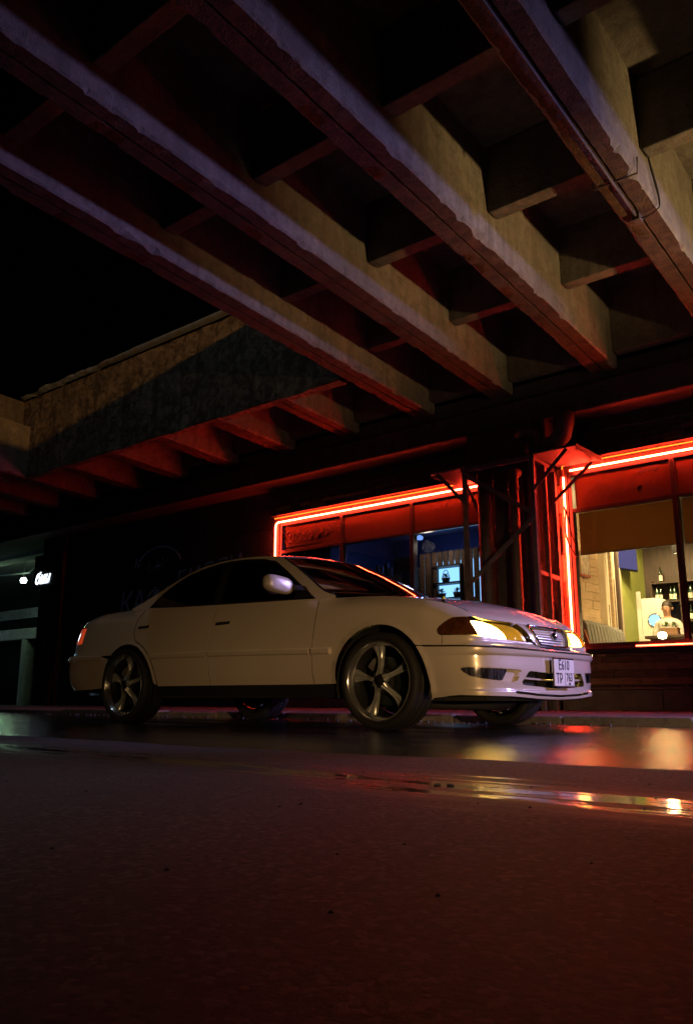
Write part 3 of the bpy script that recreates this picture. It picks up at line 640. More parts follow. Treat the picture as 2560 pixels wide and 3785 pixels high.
# window frames, panes
def window(x0, x1, z0, z1, mulls, trans, tag_, low_mat):
    fw = .05
    m = MB().box((x0, FY+.02, z0), (x0+fw, FY+.12, z1)).box((x1-fw, FY+.02, z0), (x1, FY+.12, z1)).box((x0+fw, FY+.021, z0), (x1-fw, FY+.121, z0+fw)).box((x0+fw, FY+.021, z1-fw), (x1-fw, FY+.121, z1))
    wf = m.build('window_frame', M['frame'], cafe)
    MB().box((x0+fw, FY+.024, trans-.022), (x1-fw, FY+.118, trans+.022)).build('transom', M['frame'], wf, bevel=.004)
    e = [x0+fw] + list(mulls) + [x1-fw]
    for mx in mulls: MB().box((mx-.028, FY+.016, z0+fw), (mx+.028, FY+.124, z1-fw)).build('mullion', M['frame'], wf, bevel=.004)
    for a, b in zip(e, e[1:]):
        MB().box((a+.03, FY+.07, z0+fw), (b-.03, FY+.076, trans-.023)).build('pane', M[low_mat], wf)
        MB().box((a+.03, FY+.07, trans+.023), (b-.03, FY+.076, z1-fw)).build('pane', M['film'], wf)
window(*LW, (-8.43, -7.06), 2.62, 'left', 'pane_blue'); window(*RW, (-3.20,), 2.585, 'right', 'pane')
# window boards the neon sits against
MB().box((LW[0]-.10, FY-.10, 3.235), (LW[1]+.02, FY-.001, 3.25)).build('soffit_strip', M['steel_dark'], cafe)
MB().box((RW[0]-.13, FY-.10, 3.225), (1.5, FY-.001, 3.24)).build('soffit_strip', M['steel_dark'], cafe)
MB().box((RW[0], FY-.055, .735), (1.5, FY-.001, .80)).build('window_ledge', M['frame'], cafe, bevel=.006)
# lettering on the frosted panes
R90 = (math.pi/2, 0, 0)
text_mesh('window_lettering', 'Кофейня', .27, M['film_ink'], (-9.28, FY+.064, 2.86), R90, cafe, shear=.35, offset=.005)
MB().box((-9.72, FY+.062, 2.705), (-8.85, FY+.067, 2.722)).build('underline', M['film_ink'], cafe)
for i, (dx, dz, r) in enumerate(((-8.72, 2.93, .045), (-8.64, 2.86, .04), (-8.62, 2.97, .038), (-8.70, 2.80, .03))):
    MB().lathe([(0, 0), (r, .001), (r*.9, .003), (0, .004)], (dx, FY+.063, dz), 'y', 12).build('bean_mark', M['film_ink'], cafe)
text_mesh('window_lettering', 'с любовью', .17, M['faint_ink'], (-6.45, FY+.066, 2.95), R90, cafe, shear=.35)
text_mesh('window_lettering', 'Кофейня', .22, M['faint_ink'], (-3.92, FY+.066, 2.80), R90, cafe, shear=.35)
m = MB()
for dx, dz, r in ((-3.56, 2.985, .05), (-3.48, 2.995, .055), (-3.41, 2.975, .045), (-3.60, 2.96, .03)): m.lathe([(0, 0), (r, .001), (r*.9, .003), (0, .004)], (dx, FY+.063, dz), 'y', 14)
m.build('cloud_mark', M['film_ink'], cafe)
# dark shop sign left of the window
sg = thing('wall_sign', 'dim blue tube lettering on the dark shutter behind the car', 'sign', (-13.2, FY, 1.6))
text_mesh('lettering', 'КАФЕ', .62, M['dimsign'], (-13.35, FY-.02, 2.03), (math.pi/2, 0, 0), sg, offset=-.006, shear=.1)
text_mesh('lettering', 'БИЛЛИ', .50, M['dimsign'], (-11.55, FY-.02, 2.42), (math.pi/2, math.radians(-6), 0), sg, offset=-.006, shear=.1)
text_mesh('lettering', 'БАР', .34, M['dimsign'], (-13.05, FY-.02, 2.72), (math.pi/2, math.radians(-8), 0), sg, offset=-.012, shear=.1)
MB().tube([(-13.0+.68*math.cos(math.radians(a)), FY-.03, 2.66+.42*math.sin(math.radians(a))) for a in range(15, 160, 7)], .014, 6).build('arc_tube', M['dimsign'], sg, smooth=True)
st = MB().tube([(-13.75, FY-.03, 2.72), (-13.70, FY-.03, 2.93), (-13.66, FY-.03, 2.74), (-13.55, FY-.03, 2.78)], .009, 5).build('star_tube', M['dimsign'], sg)
# ---------------------------------------------------------------- neon tubes
def neon(path, r, mt, label):
    c = Vector(path[0]); o = MB().tube([Vector(p)-c for p in path], r, 8).build('neon_tube', M[mt], None, smooth=True); o.location = c
    return tag(o, label, 'neon tube', 'neon tubes around the windows')
NY = FY-.045
neon([(LW[0]-.035, NY, 1.9), (LW[0]-.035, NY, 3.05), (LW[0]-.02, NY, 3.10), (LW[0]+.02, NY, 3.125), (LW[1]-.02, NY, 3.125)], .0125, 'neon', 'white hot red neon tube along the left edge and top of the smaller window')
neon([(LW[0]-.02, FY-.085, 3.188), (-8.5, FY-.085, 3.19), (-7.2, FY-.085, 3.184), (LW[1]-.06, FY-.085, 3.19), (LW[1]-.03, FY-.085, 3.14)], .007, 'neon2', 'thin orange tube above the red neon of the smaller window')
neon([(RW[0]+.07, NY, 3.105), (-1.9, NY, 3.105)], .0125, 'neon', 'white hot red neon tube along the top of the big cafe window')
neon([(RW[0]-.025, NY, 3.03), (RW[0]-.025, NY, .84)], .0125, 'neon', 'upright red neon tube at the left jamb of the big cafe window')
neon([(RW[0]-.02, FY-.085, 3.13), (RW[0]-.01, FY-.085, 3.17), (RW[0]+.03, FY-.085, 3.178), (-1.9, FY-.085, 3.178)], .007, 'neon2', 'thin orange tube above the red neon of the big cafe window')
neon([(-3.78, FY-.035, .815), (-1.9, FY-.035, .815)], .008, 'neon3', 'red neon tube along the sill of the big cafe window')
MB().tube([(RW[0]+.02, FY+.0, 2.95), (RW[0]+.015, FY-.01, 2.9)], .01, 6).build('tube_clip', M['steel'], cafe)
# ================================================================ pier with steel frame, pipes and duct
pier = thing('bridge_pier', 'dark square concrete pier between the two windows', 'pier', (-5.2, 9.75, 0))
MB().box((-5.42, 9.60, .05), (-4.96, 9.995, 3.55)).build('shaft', M['concrete_dark'], pier, bevel=.02)
MB().box((-5.72, 9.45, 3.24), (-4.55, 9.99, 3.715)).build('pier_head', M['concrete_dark'], pier, bevel=.02)
for k, (x, r, z1, lab, mt) in enumerate(((-5.44, .10, 3.2, 'fat grey downpipe at the left of the pier', 'steel_dark'), (-5.02, .065, 2.98, 'tarnished round pipe with a bent top on the pier', 'pipe'), (-4.80, .085, 3.2, 'dark round post right of the tarnished pipe', 'steel_dark'))):
    t = thing('pipe', lab, 'pipe', (x, 9.42, .055))
    pth = [(x, 9.42, .06), (x, 9.42, 1.0), (x, 9.42, 2.0), (x, 9.42, z1)]
    if k == 1: pth += [(x, 9.43, z1+.05), (x-.01, 9.46, z1+.09), (x-.02, 9.52, z1+.11), (x-.02, 9.58, z1+.11)]
    MB().tube(pth, r, 20).build('pipe_run', M[mt], t, smooth=True)
    for z in ((.5, 1.4, 2.3, 2.85) if k == 1 else (.9, 2.1)): MB().lathe([(r+.001, -.02), (r+.01, -.02), (r+.01, .02), (r+.001, .02)], (x, 9.42, z), 'z', 20).build('pipe_clamp', M[mt], t)
# steel frame of angle bars round the pier with two small canopies
sf = thing('steel_frame', 'angle iron frame with diagonal braces standing round the pier', 'frame', (-5.1, 9.3, .055))
A1 = (-5.60, 9.18); A2 = (-4.62, 9.18); B2 = (-4.70, 9.93); B1 = (-5.80, 9.93); C2 = (-4.655, 9.56)
def post(xy, z0, z1, w=.05): return MB().bar((xy[0], xy[1], z0), (xy[0], xy[1], z1), w, w).build('upright', M['steel'], sf, bevel=.004)
for q in (A1, A2, C2, B2, B1): post(q, .055, 3.12, .055)
def brace(a, b, w=.055, t=.012): return MB().bar(a, b, t, w).build('brace', M['steel'], sf)
FYb = 9.145
brace((A1[0], FYb, 3.08), (A2[0], FYb, 2.42)); brace((A2[0], FYb-.014, 2.36), (A1[0], FYb-.014, 1.58)); brace((A1[0], FYb, 1.50), (A2[0], FYb, .82)); brace((A2[0], FYb-.014, .78), (A1[0], FYb-.014, .1))
for z in (1.70, .30): MB().bar((A2[0]+.005, A2[1]+.03, z), (B2[0]+.005, B2[1]-.03, z), .03, .05).build('rung', M['steel'], sf)
MB().bar((A1[0]-.04, 9.18, 3.14), (A2[0]+.04, 9.18, 3.14), .06, .05).build('top_rail', M['steel'], sf)
for q, w in ((A1, B1), (A2, B2)): MB().bar((q[0], q[1], 3.14), (w[0], w[1], 3.14), .05, .05).build('top_rail', M['steel'], sf)
for sgn, q, bq, lx in ((-1, A1, B1, -6.12), (1, A2, B2, -4.02)):
    MB().box((min(q[0], lx), 9.16, 3.170), (max(q[0], lx), 9.95, 3.20)).build('canopy_plate', M['steel'], sf, bevel=.003)
    MB().box((lx-.004, 9.16, 3.13), (lx+.004, 9.95, 3.168)).build('canopy_edge', M['steel'], sf)
    for y in (9.18, 9.92): brace((q[0] if y < 9.5 else bq[0], y-.035, 2.70), (lx-sgn*.12, y-.035, 3.15), .045)
# black cable looped by the right upright
cb = MB().tube(bez((-4.56, 9.90, 2.62), (-4.50, 9.88, 2.5), (-4.62, 9.86, 2.3), (-4.46, 9.86, 2.02))+bez((-4.46, 9.86, 2.02), (-4.42, 9.86, 1.96), (-4.43, 9.86, 1.95), (-4.40, 9.86, 1.95), 4)[1:], .011, 6)
cb.tube(bez((-4.56, 9.90, 2.6), (-4.47, 9.88, 2.5), (-4.52, 9.86, 2.3), (-4.40, 9.86, 2.08)), .009, 6)
tag(cb.build('loose_cable', M['wire'], None, smooth=True), 'black cable hanging beside the left jamb of the big window', 'cable')
du = thing('ventilation_duct', 'dull copper ventilation duct bending above the pier canopy', 'duct', (-4.5, 9.6, 3.22))
MB().tube([(-4.78, 9.42, 3.30), (-4.6, 9.42, 3.30), (-4.42, 9.42, 3.33), (-4.30, 9.42, 3.43), (-4.27, 9.42, 3.56), (-4.27, 9.44, 3.70)], .115, 22).build('elbow', M['pipe'], du, smooth=True)
MB().tube([(-4.90, 9.36, 3.50), (-4.80, 9.33, 3.55), (-4.66, 9.33, 3.53), (-4.60, 9.34, 3.44), (-4.60, 9.35, 3.24)], .055, 16).build('branch', M['pipe'], du, smooth=True)
for x in (-4.70, -4.50): MB().bar((x, 9.30, 3.21), (x, 9.30, 3.72), .016, .016).build('hanger', M['steel_dark'], du)
# cable tray and thin red-lit wires under the cap
for (a, b, z, lab) in ((-9.2, -6.4, 3.53, 'thin cable sagging above the smaller window'), (-4.0, -1.0, 3.56, 'thin cable sagging above the big window')):
    tag(MB().tube([(a+(b-a)*t/12, 9.93, z-.03*math.sin(math.pi*t/12)+.01*math.sin(t*2.1)) for t in range(13)], .008, 5).build('overhead_cable', M['steel'], None), lab, 'cable')
# ================================================================ far left: clad pillar, glowing sign, parking space behind
fp = thing('clad_pillar', 'tall pillar clad in rough vertical boards at the far left', 'pillar', (-16.75, 9.9, .055))
MB().box((-17.22, 10.0, .055), (-16.30, 10.6, 3.72)).build('core', M['concrete_dark'], fp)
rp2 = random.Random(4); x = -17.22
while x < -16.32:
    w_ = min(rp2.uniform(.06, .13), -16.30-x); z = .06
    while z < 3.7:
        l = min(rp2.uniform(.3, 1.1), 3.715-z); d = rp2.uniform(.01, .05)
        MB().box((x+.002, 9.999-d, z+.002), (x+w_-.002, 9.999, z+l-.002)).build('board', M['wooddk'], fp, bevel=.004); z += l
    x += w_
ls = thing('glowing_sign', 'white glowing script letters on a grey box fixed to the far left pillar', 'sign', (-16.9, 9.6, 2.6))
MB().box((-17.36, 9.87, 2.60), (-16.20, 9.945, 3.34)).build('sign_box', M['steel_dark'], ls, bevel=.01)
text_mesh('glowing_letters', 'бин', .34, M['signglow'], (-16.98, 9.862, 2.80), R90, ls, shear=.25, offset=.012)
wall(-16.29, -15.5, .06, 3.40, 'wooddk', FY+.05)
# the parking space: ceiling slab, beams, column, lamp, back wall
pk = thing('parking_deck', 'dim concrete parking space under the far end of the overpass', 'parking space', (-24, 14, 0))
MB().box((-44, 10.65, 4.42), (-17.3, 22, 4.7)).build('ceiling_slab', M['concrete'], pk)
MB().box((-44, 11.6, 3.95), (-17.6, 12.1, 4.41)).build('beam', M['concrete'], pk, bevel=.02)
MB().box((-44, 13.9, 2.02), (-17.6, 14.3, 2.36)).build('beam', M['concrete'], pk, bevel=.02)
MB().box((-44, 15.2, 2.9), (-17.6, 15.6, 3.25)).build('beam', M['concrete'], pk, bevel=.02)
MB().lathe([(.22, .0), (.22, 2.02)], (-24.75, 14.1, 0), 'z', 24).build('column', M['concrete'], pk, smooth=True)
MB().box((-44, 19, 0), (-17.6, 19.3, 4.42)).build('back_wall', M['concrete_dark'], pk)
MB().tube([(-24.6, 12.9, 3.92), (-22.9, 12.9, 3.86), (-22.6, 12.9, 3.98), (-21, 12.9, 3.95)], .035, 8).build('cable_run', M['wire'], pk)
MB().box((-60, 6, 0), (-59.6, 30, 5)).build('far_wall', M['concrete_dark'], pk)
pl = thing('bulkhead_lamp', 'round greenish white lamp hanging in the parking space at far left', 'lamp', (-23.6, 13.1, 3.70))
MB().lathe([(0, -.10), (.07, -.08), (.10, 0), (.07, .07), (0, .08)], (-23.6, 13.1, 3.70), 'z', 16).build('globe', M['coldbulb'], pl, smooth=True)
MB().tube([(-23.6, 13.1, 3.78), (-23.6, 13.1, 4.42)], .012, 6).build('drop_rod', M['steel_dark'], pl)
lamp('parking_light', 'POINT', (-23.6, 12.7, 3.55), 34, (.55, 1, .55), .1, parent=pl)
pl2 = thing('tube_lamp', 'cold blue tube lamp under the parking ceiling beyond the left edge', 'lamp', (-26.6, 11.0, 3.6))
MB().box((-27.2, 10.95, 3.56), (-26.0, 11.05, 3.64)).build('tube', M['coldbulb'], pl2)
lamp('tube_light', 'POINT', (-26.6, 10.6, 3.4), 70, (.40, .80, 1), .3, parent=pl2)
# ================================================================ cafe interior behind the big window
room = thing('cafe_room', 'warm lit bar room behind the big window', 'room', (-3, 12, .2))
def rb(name, mt, a, b, bevel=0): return MB().box(a, b).build(name, M[mt], room, bevel=bevel)
rb('room_floor', 'floor_in', (-9.9, 10.22, .10), (1, 14.6, .20)); rb('room_ceiling', 'ceil', (-9.9, 10.22, 3.30), (1, 14.6, 3.39))
rb('side_wall', 'white', (-5.32, 10.23, .2), (-5.225, 14.4, 3.29)); rb('back_wall', 'wooddk', (-5.22, 14.32, .2), (1, 14.45, 3.29)); rb('end_wall', 'wooddk', (.8, 10.23, .2), (.9, 14.3, 3.29))
rr = random.Random(21)
z = .22
while z < 3.25:                                    # pale boards on the side wall
    y = 10.3
    while y < 12.42:
        l = min(rr.uniform(.5, 1.3), 12.42-y); d = rr.uniform(.010, .018)
        rb('wall_board', 'woodlt', (-5.224, y+.002, z+.002), (-5.224+d, y+l-.002, z+.13-.002), .002); y += l
    z += .13
rb('green_panel', 'green', (-5.224, 13.22, .2), (-5.20, 14.32, 3.29))
y = 12.44
for k in range(9):                                 # upright slats of unequal length
    mt = ('slatlt', 'wooddk', 'slatlt', 'woodlt', 'wooddk', 'slatlt', 'wooddk', 'slatlt', 'woodlt')[k]
    z0 = .2 if k % 2 == 0 else rr.choice((.2, 1.55, .2)); z1 = 3.2 if k not in (1, 4) else (1.62 if k == 1 else 2.05)
    rb('slat', mt, (-5.224, y, min(z0, z1-.5)), (-5.12-.02*(k % 3), y+.062, z1), .004); y += .085
# picture
pc = thing('picture', 'small framed print on the pale boarded wall', 'picture', (-5.2, 11.85, 2.0))
MB().box((-5.20, 11.62, 1.98), (-5.17, 12.02, 2.36)).build('picture_frame', M['maroon'], pc, bevel=.005)
MB().box((-5.169, 11.655, 2.015), (-5.165, 11.985, 2.325)).build('print', M['canvas'], pc)
tvt = thing('television', 'television with a violet screen hung below the ceiling', 'television', (-5.1, 13.2, 2.2))
MB().add([(-5.16, 13.05, 2.24), (-4.98, 13.45, 2.22), (-4.98, 13.45, 2.72), (-5.16, 13.05, 2.78), (-5.20, 13.07, 2.24), (-5.02, 13.47, 2.22), (-5.02, 13.47, 2.72), (-5.20, 13.07, 2.78)], [(0,1,2,3),(7,6,5,4),(0,3,7,4),(1,5,6,2),(3,2,6,7),(0,4,5,1)]).build('casing', M['black'], tvt)
MB().add([(-5.148, 13.06, 2.262), (-4.983, 13.425, 2.245), (-4.983, 13.425, 2.70), (-5.148, 13.06, 2.755)], [(0,1,2,3)]).build('screen', M['tv'], tvt).location.x += .006
MB().tube([(-5.1, 13.26, 2.7), (-5.1, 13.26, 3.3)], .02, 8).build('ceiling_arm', M['steel_dark'], tvt)
# kitchen door with round window
dr = thing('kitchen_door', 'white swing door with a round window beside the bartender', 'door', (-5.0, 13.95, .2))
n = 24; cx, cz, r = -4.93, 1.46, .105
pol = [(-5.19, .2), (-4.74, .2), (-4.74, 1.83), (-5.19, 1.83)]; m = MB()
circ = [(cx+r*math.cos(2*math.pi*k/n), cz+r*math.sin(2*math.pi*k/n)) for k in range(n)]
def ray_rect(k):
    a = 2*math.pi*k/n; dx, dz = math.cos(a), math.sin(a); t = 9
    if dx > 1e-6: t = min(t, (-4.74-cx)/dx)
    if dx < -1e-6: t = min(t, (-5.19-cx)/dx)
    if dz > 1e-6: t = min(t, (1.83-cz)/dz)
    if dz < -1e-6: t = min(t, (.2-cz)/dz)
    return (cx+dx*t, cz+dz*t)
for k in range(n):
    a, b, c, d = circ[k], circ[(k+1) % n], ray_rect(k+1), ray_rect(k)
    m.add([(q[0], yy, q[1]) for yy in (13.90, 13.94) for q in (a, b, c, d)], [(0,1,2,3),(7,6,5,4),(0,4,5,1)])
m.build('door_leaf', M['white'], dr)
MB().tube([(q[0], 13.895, q[1]) for q in circ], .012, 6, closed=True).build('window_rim', M['chrome'], dr, smooth=True)
MB().lathe([(0, 0), (r, 0)], (cx, 13.92, cz), 'y', n).build('round_pane', M['panel'], dr)
MB().box((-5.20, 13.87, .2), (-5.13, 13.895, 1.95)).build('door_frame', M['white'], dr)
MB().box((-4.80, 13.86, .98), (-4.77, 13.898, 1.12)).build('handle', M['steel_dark'], dr)
# shelf with bottles
sh = thing('bottle_shelf', 'dark open shelving with bottles on the back wall', 'shelf', (-3.4, 14.2, .9))
for z in (.95, 1.44, 1.78, 2.10): MB().box((-5.0, 14.02, z-.025), (-1.2, 14.31, z)).build('shelf_board', M['wooddk'], sh, bevel=.003)
for x in (-5.0, -4.52, -3.9, -3.2, -2.4): MB().box((x-.015, 14.018, .95), (x+.015, 14.31, 2.13)).build('shelf_upright', M['wooddk'], sh)
BL = [(-4.93, 1.78), (-4.87, 1.78), (-4.70, 1.78), (-4.64, 1.78), (-4.44, 1.78), (-4.38, 1.78), (-4.31, 1.78), (-4.24, 1.78), (-4.12, 1.78), (-4.05, 1.78), (-4.85, 2.10),
      (-4.46, 1.44), (-4.40, 1.44), (-4.33, 1.44), (-4.26, 1.44), (-4.18, 1.44), (-4.09, 1.44), (-4.42, .95), (-4.34, .95), (-4.25, .95), (-4.15, .95), (-4.05, .95)]
word = {1.78: 'middle', 2.10: 'top', 1.44: 'second', .95: 'lowest'}
bt = None; cnt = {}
for i, (x, z) in enumerate(BL):
    k = cnt[z] = cnt.get(z, 0) + 1
    ordn = ('first', 'second', 'third', 'fourth', 'fifth', 'sixth', 'seventh', 'eighth', 'ninth', 'tenth')[k-1]
    lab = 'lone bottle standing on top of the bar shelving' if z == 2.10 else f'{ordn} bottle from the left on the {word[z]} bar shelf' if z != 1.44 else f'{ordn} bottle from the left on the shelf behind the bartender'
    if bt is None:
        bt = thing('bottle', lab, 'bottle', (x, 14.12, z), 'bottles on the bar shelves')
        MB().lathe([(0, .001), (.028, .002), (.030, .012), (.030, .15), (.022, .185), (.012, .205), (.011, .25), (.013, .252), (.013, .262), (0, .262)], (x, 14.12, z), 'z', 14).build('bottle_body', M['bottle'], bt, smooth=True)
        MB().lathe([(.0306, .03), (.0306, .12)], (x, 14.12, z), 'z', 14).build('bottle_label', M['paper'], bt, smooth=True)
    else:
        c = copy_tree(bt, None, (x-BL[0][0], 0, z-BL[0][1])); c['label'] = lab
ct = thing('bar_counter', 'dark bar counter in front of the bartender', 'counter', (-3, 13.2, .2))
MB().box((-4.72, 13.05, .2), (0, 13.4, 1.10)).build('counter_front', M['wooddk'], ct); MB().box((-4.78, 12.98, 1.10), (0, 13.5, 1.145)).build('counter_top', M['wooddk'], ct, bevel=.006)
pt = thing('plant_box', 'brown box of green plants on the counter before the bartender', 'plant box', (-4.42, 13.15, 1.145))
MB().box((-4.56, 13.06, 1.147), (-4.30, 13.2, 1.26)).build('box', M['wood'], pt, bevel=.004)
rl = random.Random(2); m = MB()
def leaves(m, cx, cy, cz, n, R, l=.06):
    for i in range(n):
        a = rl.uniform(0, 6.28); e = rl.uniform(.1, 1.5); d = Vector((math.cos(a)*math.cos(e), math.sin(a)*math.cos(e), math.sin(e))); p = Vector((cx, cy, cz)) + d*R*rl.uniform(.2, 1)
        s = d.cross(Vector((0, 0, 1))); s = s.normalized()*l*.25 if s.length > .01 else Vector((l*.25, 0, 0)); t = d*l + Vector((0, 0, -.015))
        m.add([p, p+t*.5+s, p+t, p+t*.5-s], [(0,1,2,3)])
leaves(m, -4.49, 13.13, 1.26, 40, .07); leaves(m, -4.37, 13.13, 1.26, 40, .07); m.build('leaves', M['leaf'], pt)
# sofa along the side wall
so_ = thing('sofa', 'grey channel stitched sofa along the boarded wall', 'sofa', (-4.8, 12, .2))
for k in range(12):
    y0 = 11.36 + k*.115; top = 1.30 - .004*k*k*.12
    prof = [(-5.19, .45), (-4.98, .45), (-4.93, .62), (-4.965, 1.0), (-5.0, top-.06), (-5.04, top), (-5.12, top+.012), (-5.19, top-.03)]
    MB().prism(prof, y0+.002, y0+.113).build('rib', M['sofa'], so_, bevel=.018)
MB().box((-4.93, 11.36, .42), (-4.45, 12.74, .64)).build('seat', M['sofa'], so_, bevel=.03); MB().box((-5.15, 11.38, .2), (-4.47, 12.72, .42)).build('plinth', M['wooddk'], so_)
MB().prism([(-5.19, .2), (-4.42, .2), (-4.42, .62), (-4.86, .70), (-5.02, 1.16), (-5.19, 1.16)], 11.30, 11.352).build('side_panel', M['maroon'], so_, bevel=.006)
tb = thing('cafe_table', 'pale topped table under the pendant lamp', 'table', (-4.1, 12.3, .2))
MB().box((-4.42, 11.95, .93), (-3.7, 12.6, .965)).build('table_top', M['white'], tb, bevel=.006); MB().tube([(-4.06, 12.28, .2), (-4.06, 12.28, .93)], .04, 12).build('leg', M['steel_dark'], tb); MB().box((-4.26, 12.08, .2), (-3.86, 12.48, .215)).build('foot', M['steel_dark'], tb)
tl_ = thing('table_lamp', 'small glowing lamp standing low on the pale table', 'lamp', (-4.2, 12.1, .965))
MB().lathe([(.05, .0), (.05, .012), (.012, .02), (.010, .06)], (-4.2, 12.1, .966), 'z', 16).build('base', M['steel_dark'], tl_, smooth=True)
MB().lathe([(0, .06), (.05, .075), (.062, .11), (.05, .15), (0, .165)], (-4.2, 12.1, .966), 'z', 18).build('globe', M['bulb'], tl_, smooth=True)
lamp('table_light', 'POINT', (-4.2, 12.0, 1.25), 34, (1, .62, .22), .06, parent=tl_)
for i, (x, y, z, lab) in enumerate(((-4.18, 12.9, 2.36, 'black cylinder pendant lamp hanging before the bar shelf'), (-4.05, 12.28, 2.46, 'black cylinder pendant lamp above the pale table'), (-2.6, 12.6, 2.4, 'black cylinder pendant lamp beyond the first mullion of the big window'))):
    p_ = thing('pendant_lamp', lab, 'lamp', (x, y, z), 'pendant lamps in the bar')
    MB().lathe([(.045, 0), (.045, .30), (0, .30)], (x, y, z), 'z', 18).build('shade', M['black'], p_, smooth=True)
    MB().lathe([(0, .012), (.04, .012)], (x, y, z), 'z', 18).build('bulb', M['bulb'], p_); MB().tube([(x, y, z+.3), (x, y, 3.3)], .006, 5).build('cord', M['wire'], p_)
    lamp('pendant_light', 'SPOT', (x, y, z-.02), 60, (1, .66, .28), .05, (x, y, 0), 120, .6, p_)
tr_ = thing('spot_track', 'ceiling track with two small white spot lamps in the bar', 'lamp', (-4.5, 12.8, 3.1))
MB().box((-5.0, 12.78, 3.22), (-2.5, 12.82, 3.25)).build('track', M['black'], tr_)
for x, e in ((-4.75, 46), (-4.35, 40)):
    MB().lathe([(.0, .0), (.035, .0), (.04, .10), (.0, .12)], (x, 12.8, 3.06), 'z', 14).build('spot_head', M['bulb'], tr_, smooth=True)
    lamp('track_light', 'SPOT', (x, 12.8, 3.03), e*7, (1, .70, .32), .05, (x-.15, 13.7, 1.4), 110, .7, tr_)
lamp('bar_light', 'AREA', (-3.6, 11.6, 3.2), 115, (1, .62, .24), .8, (-4.6, 12.2, 0), parent=room)
# roller blinds
for x0, x1, lab in ((-4.49, -3.235, 'brown roller blind half drawn in the first bay of the big window'), (-3.165, -1.88, 'brown roller blind half drawn in the second bay of the big window')):
    t = thing('roller_blind', lab, 'blind', ((x0+x1)/2, 10.2, 2.02), 'blinds in the big window')
    MB().box((x0, 10.17, 2.03), (x1, 10.173, 2.57)).build('fabric', M['blind'], t); MB().box((x0, 10.162, 2.012), (x1, 10.182, 2.030)).build('bottom_bar', M['slatlt'], t, bevel=.003)
    MB().tube([(x0, 10.18, 2.60), (x1, 10.18, 2.60)], .025, 10).build('roller', M['steel'], t)
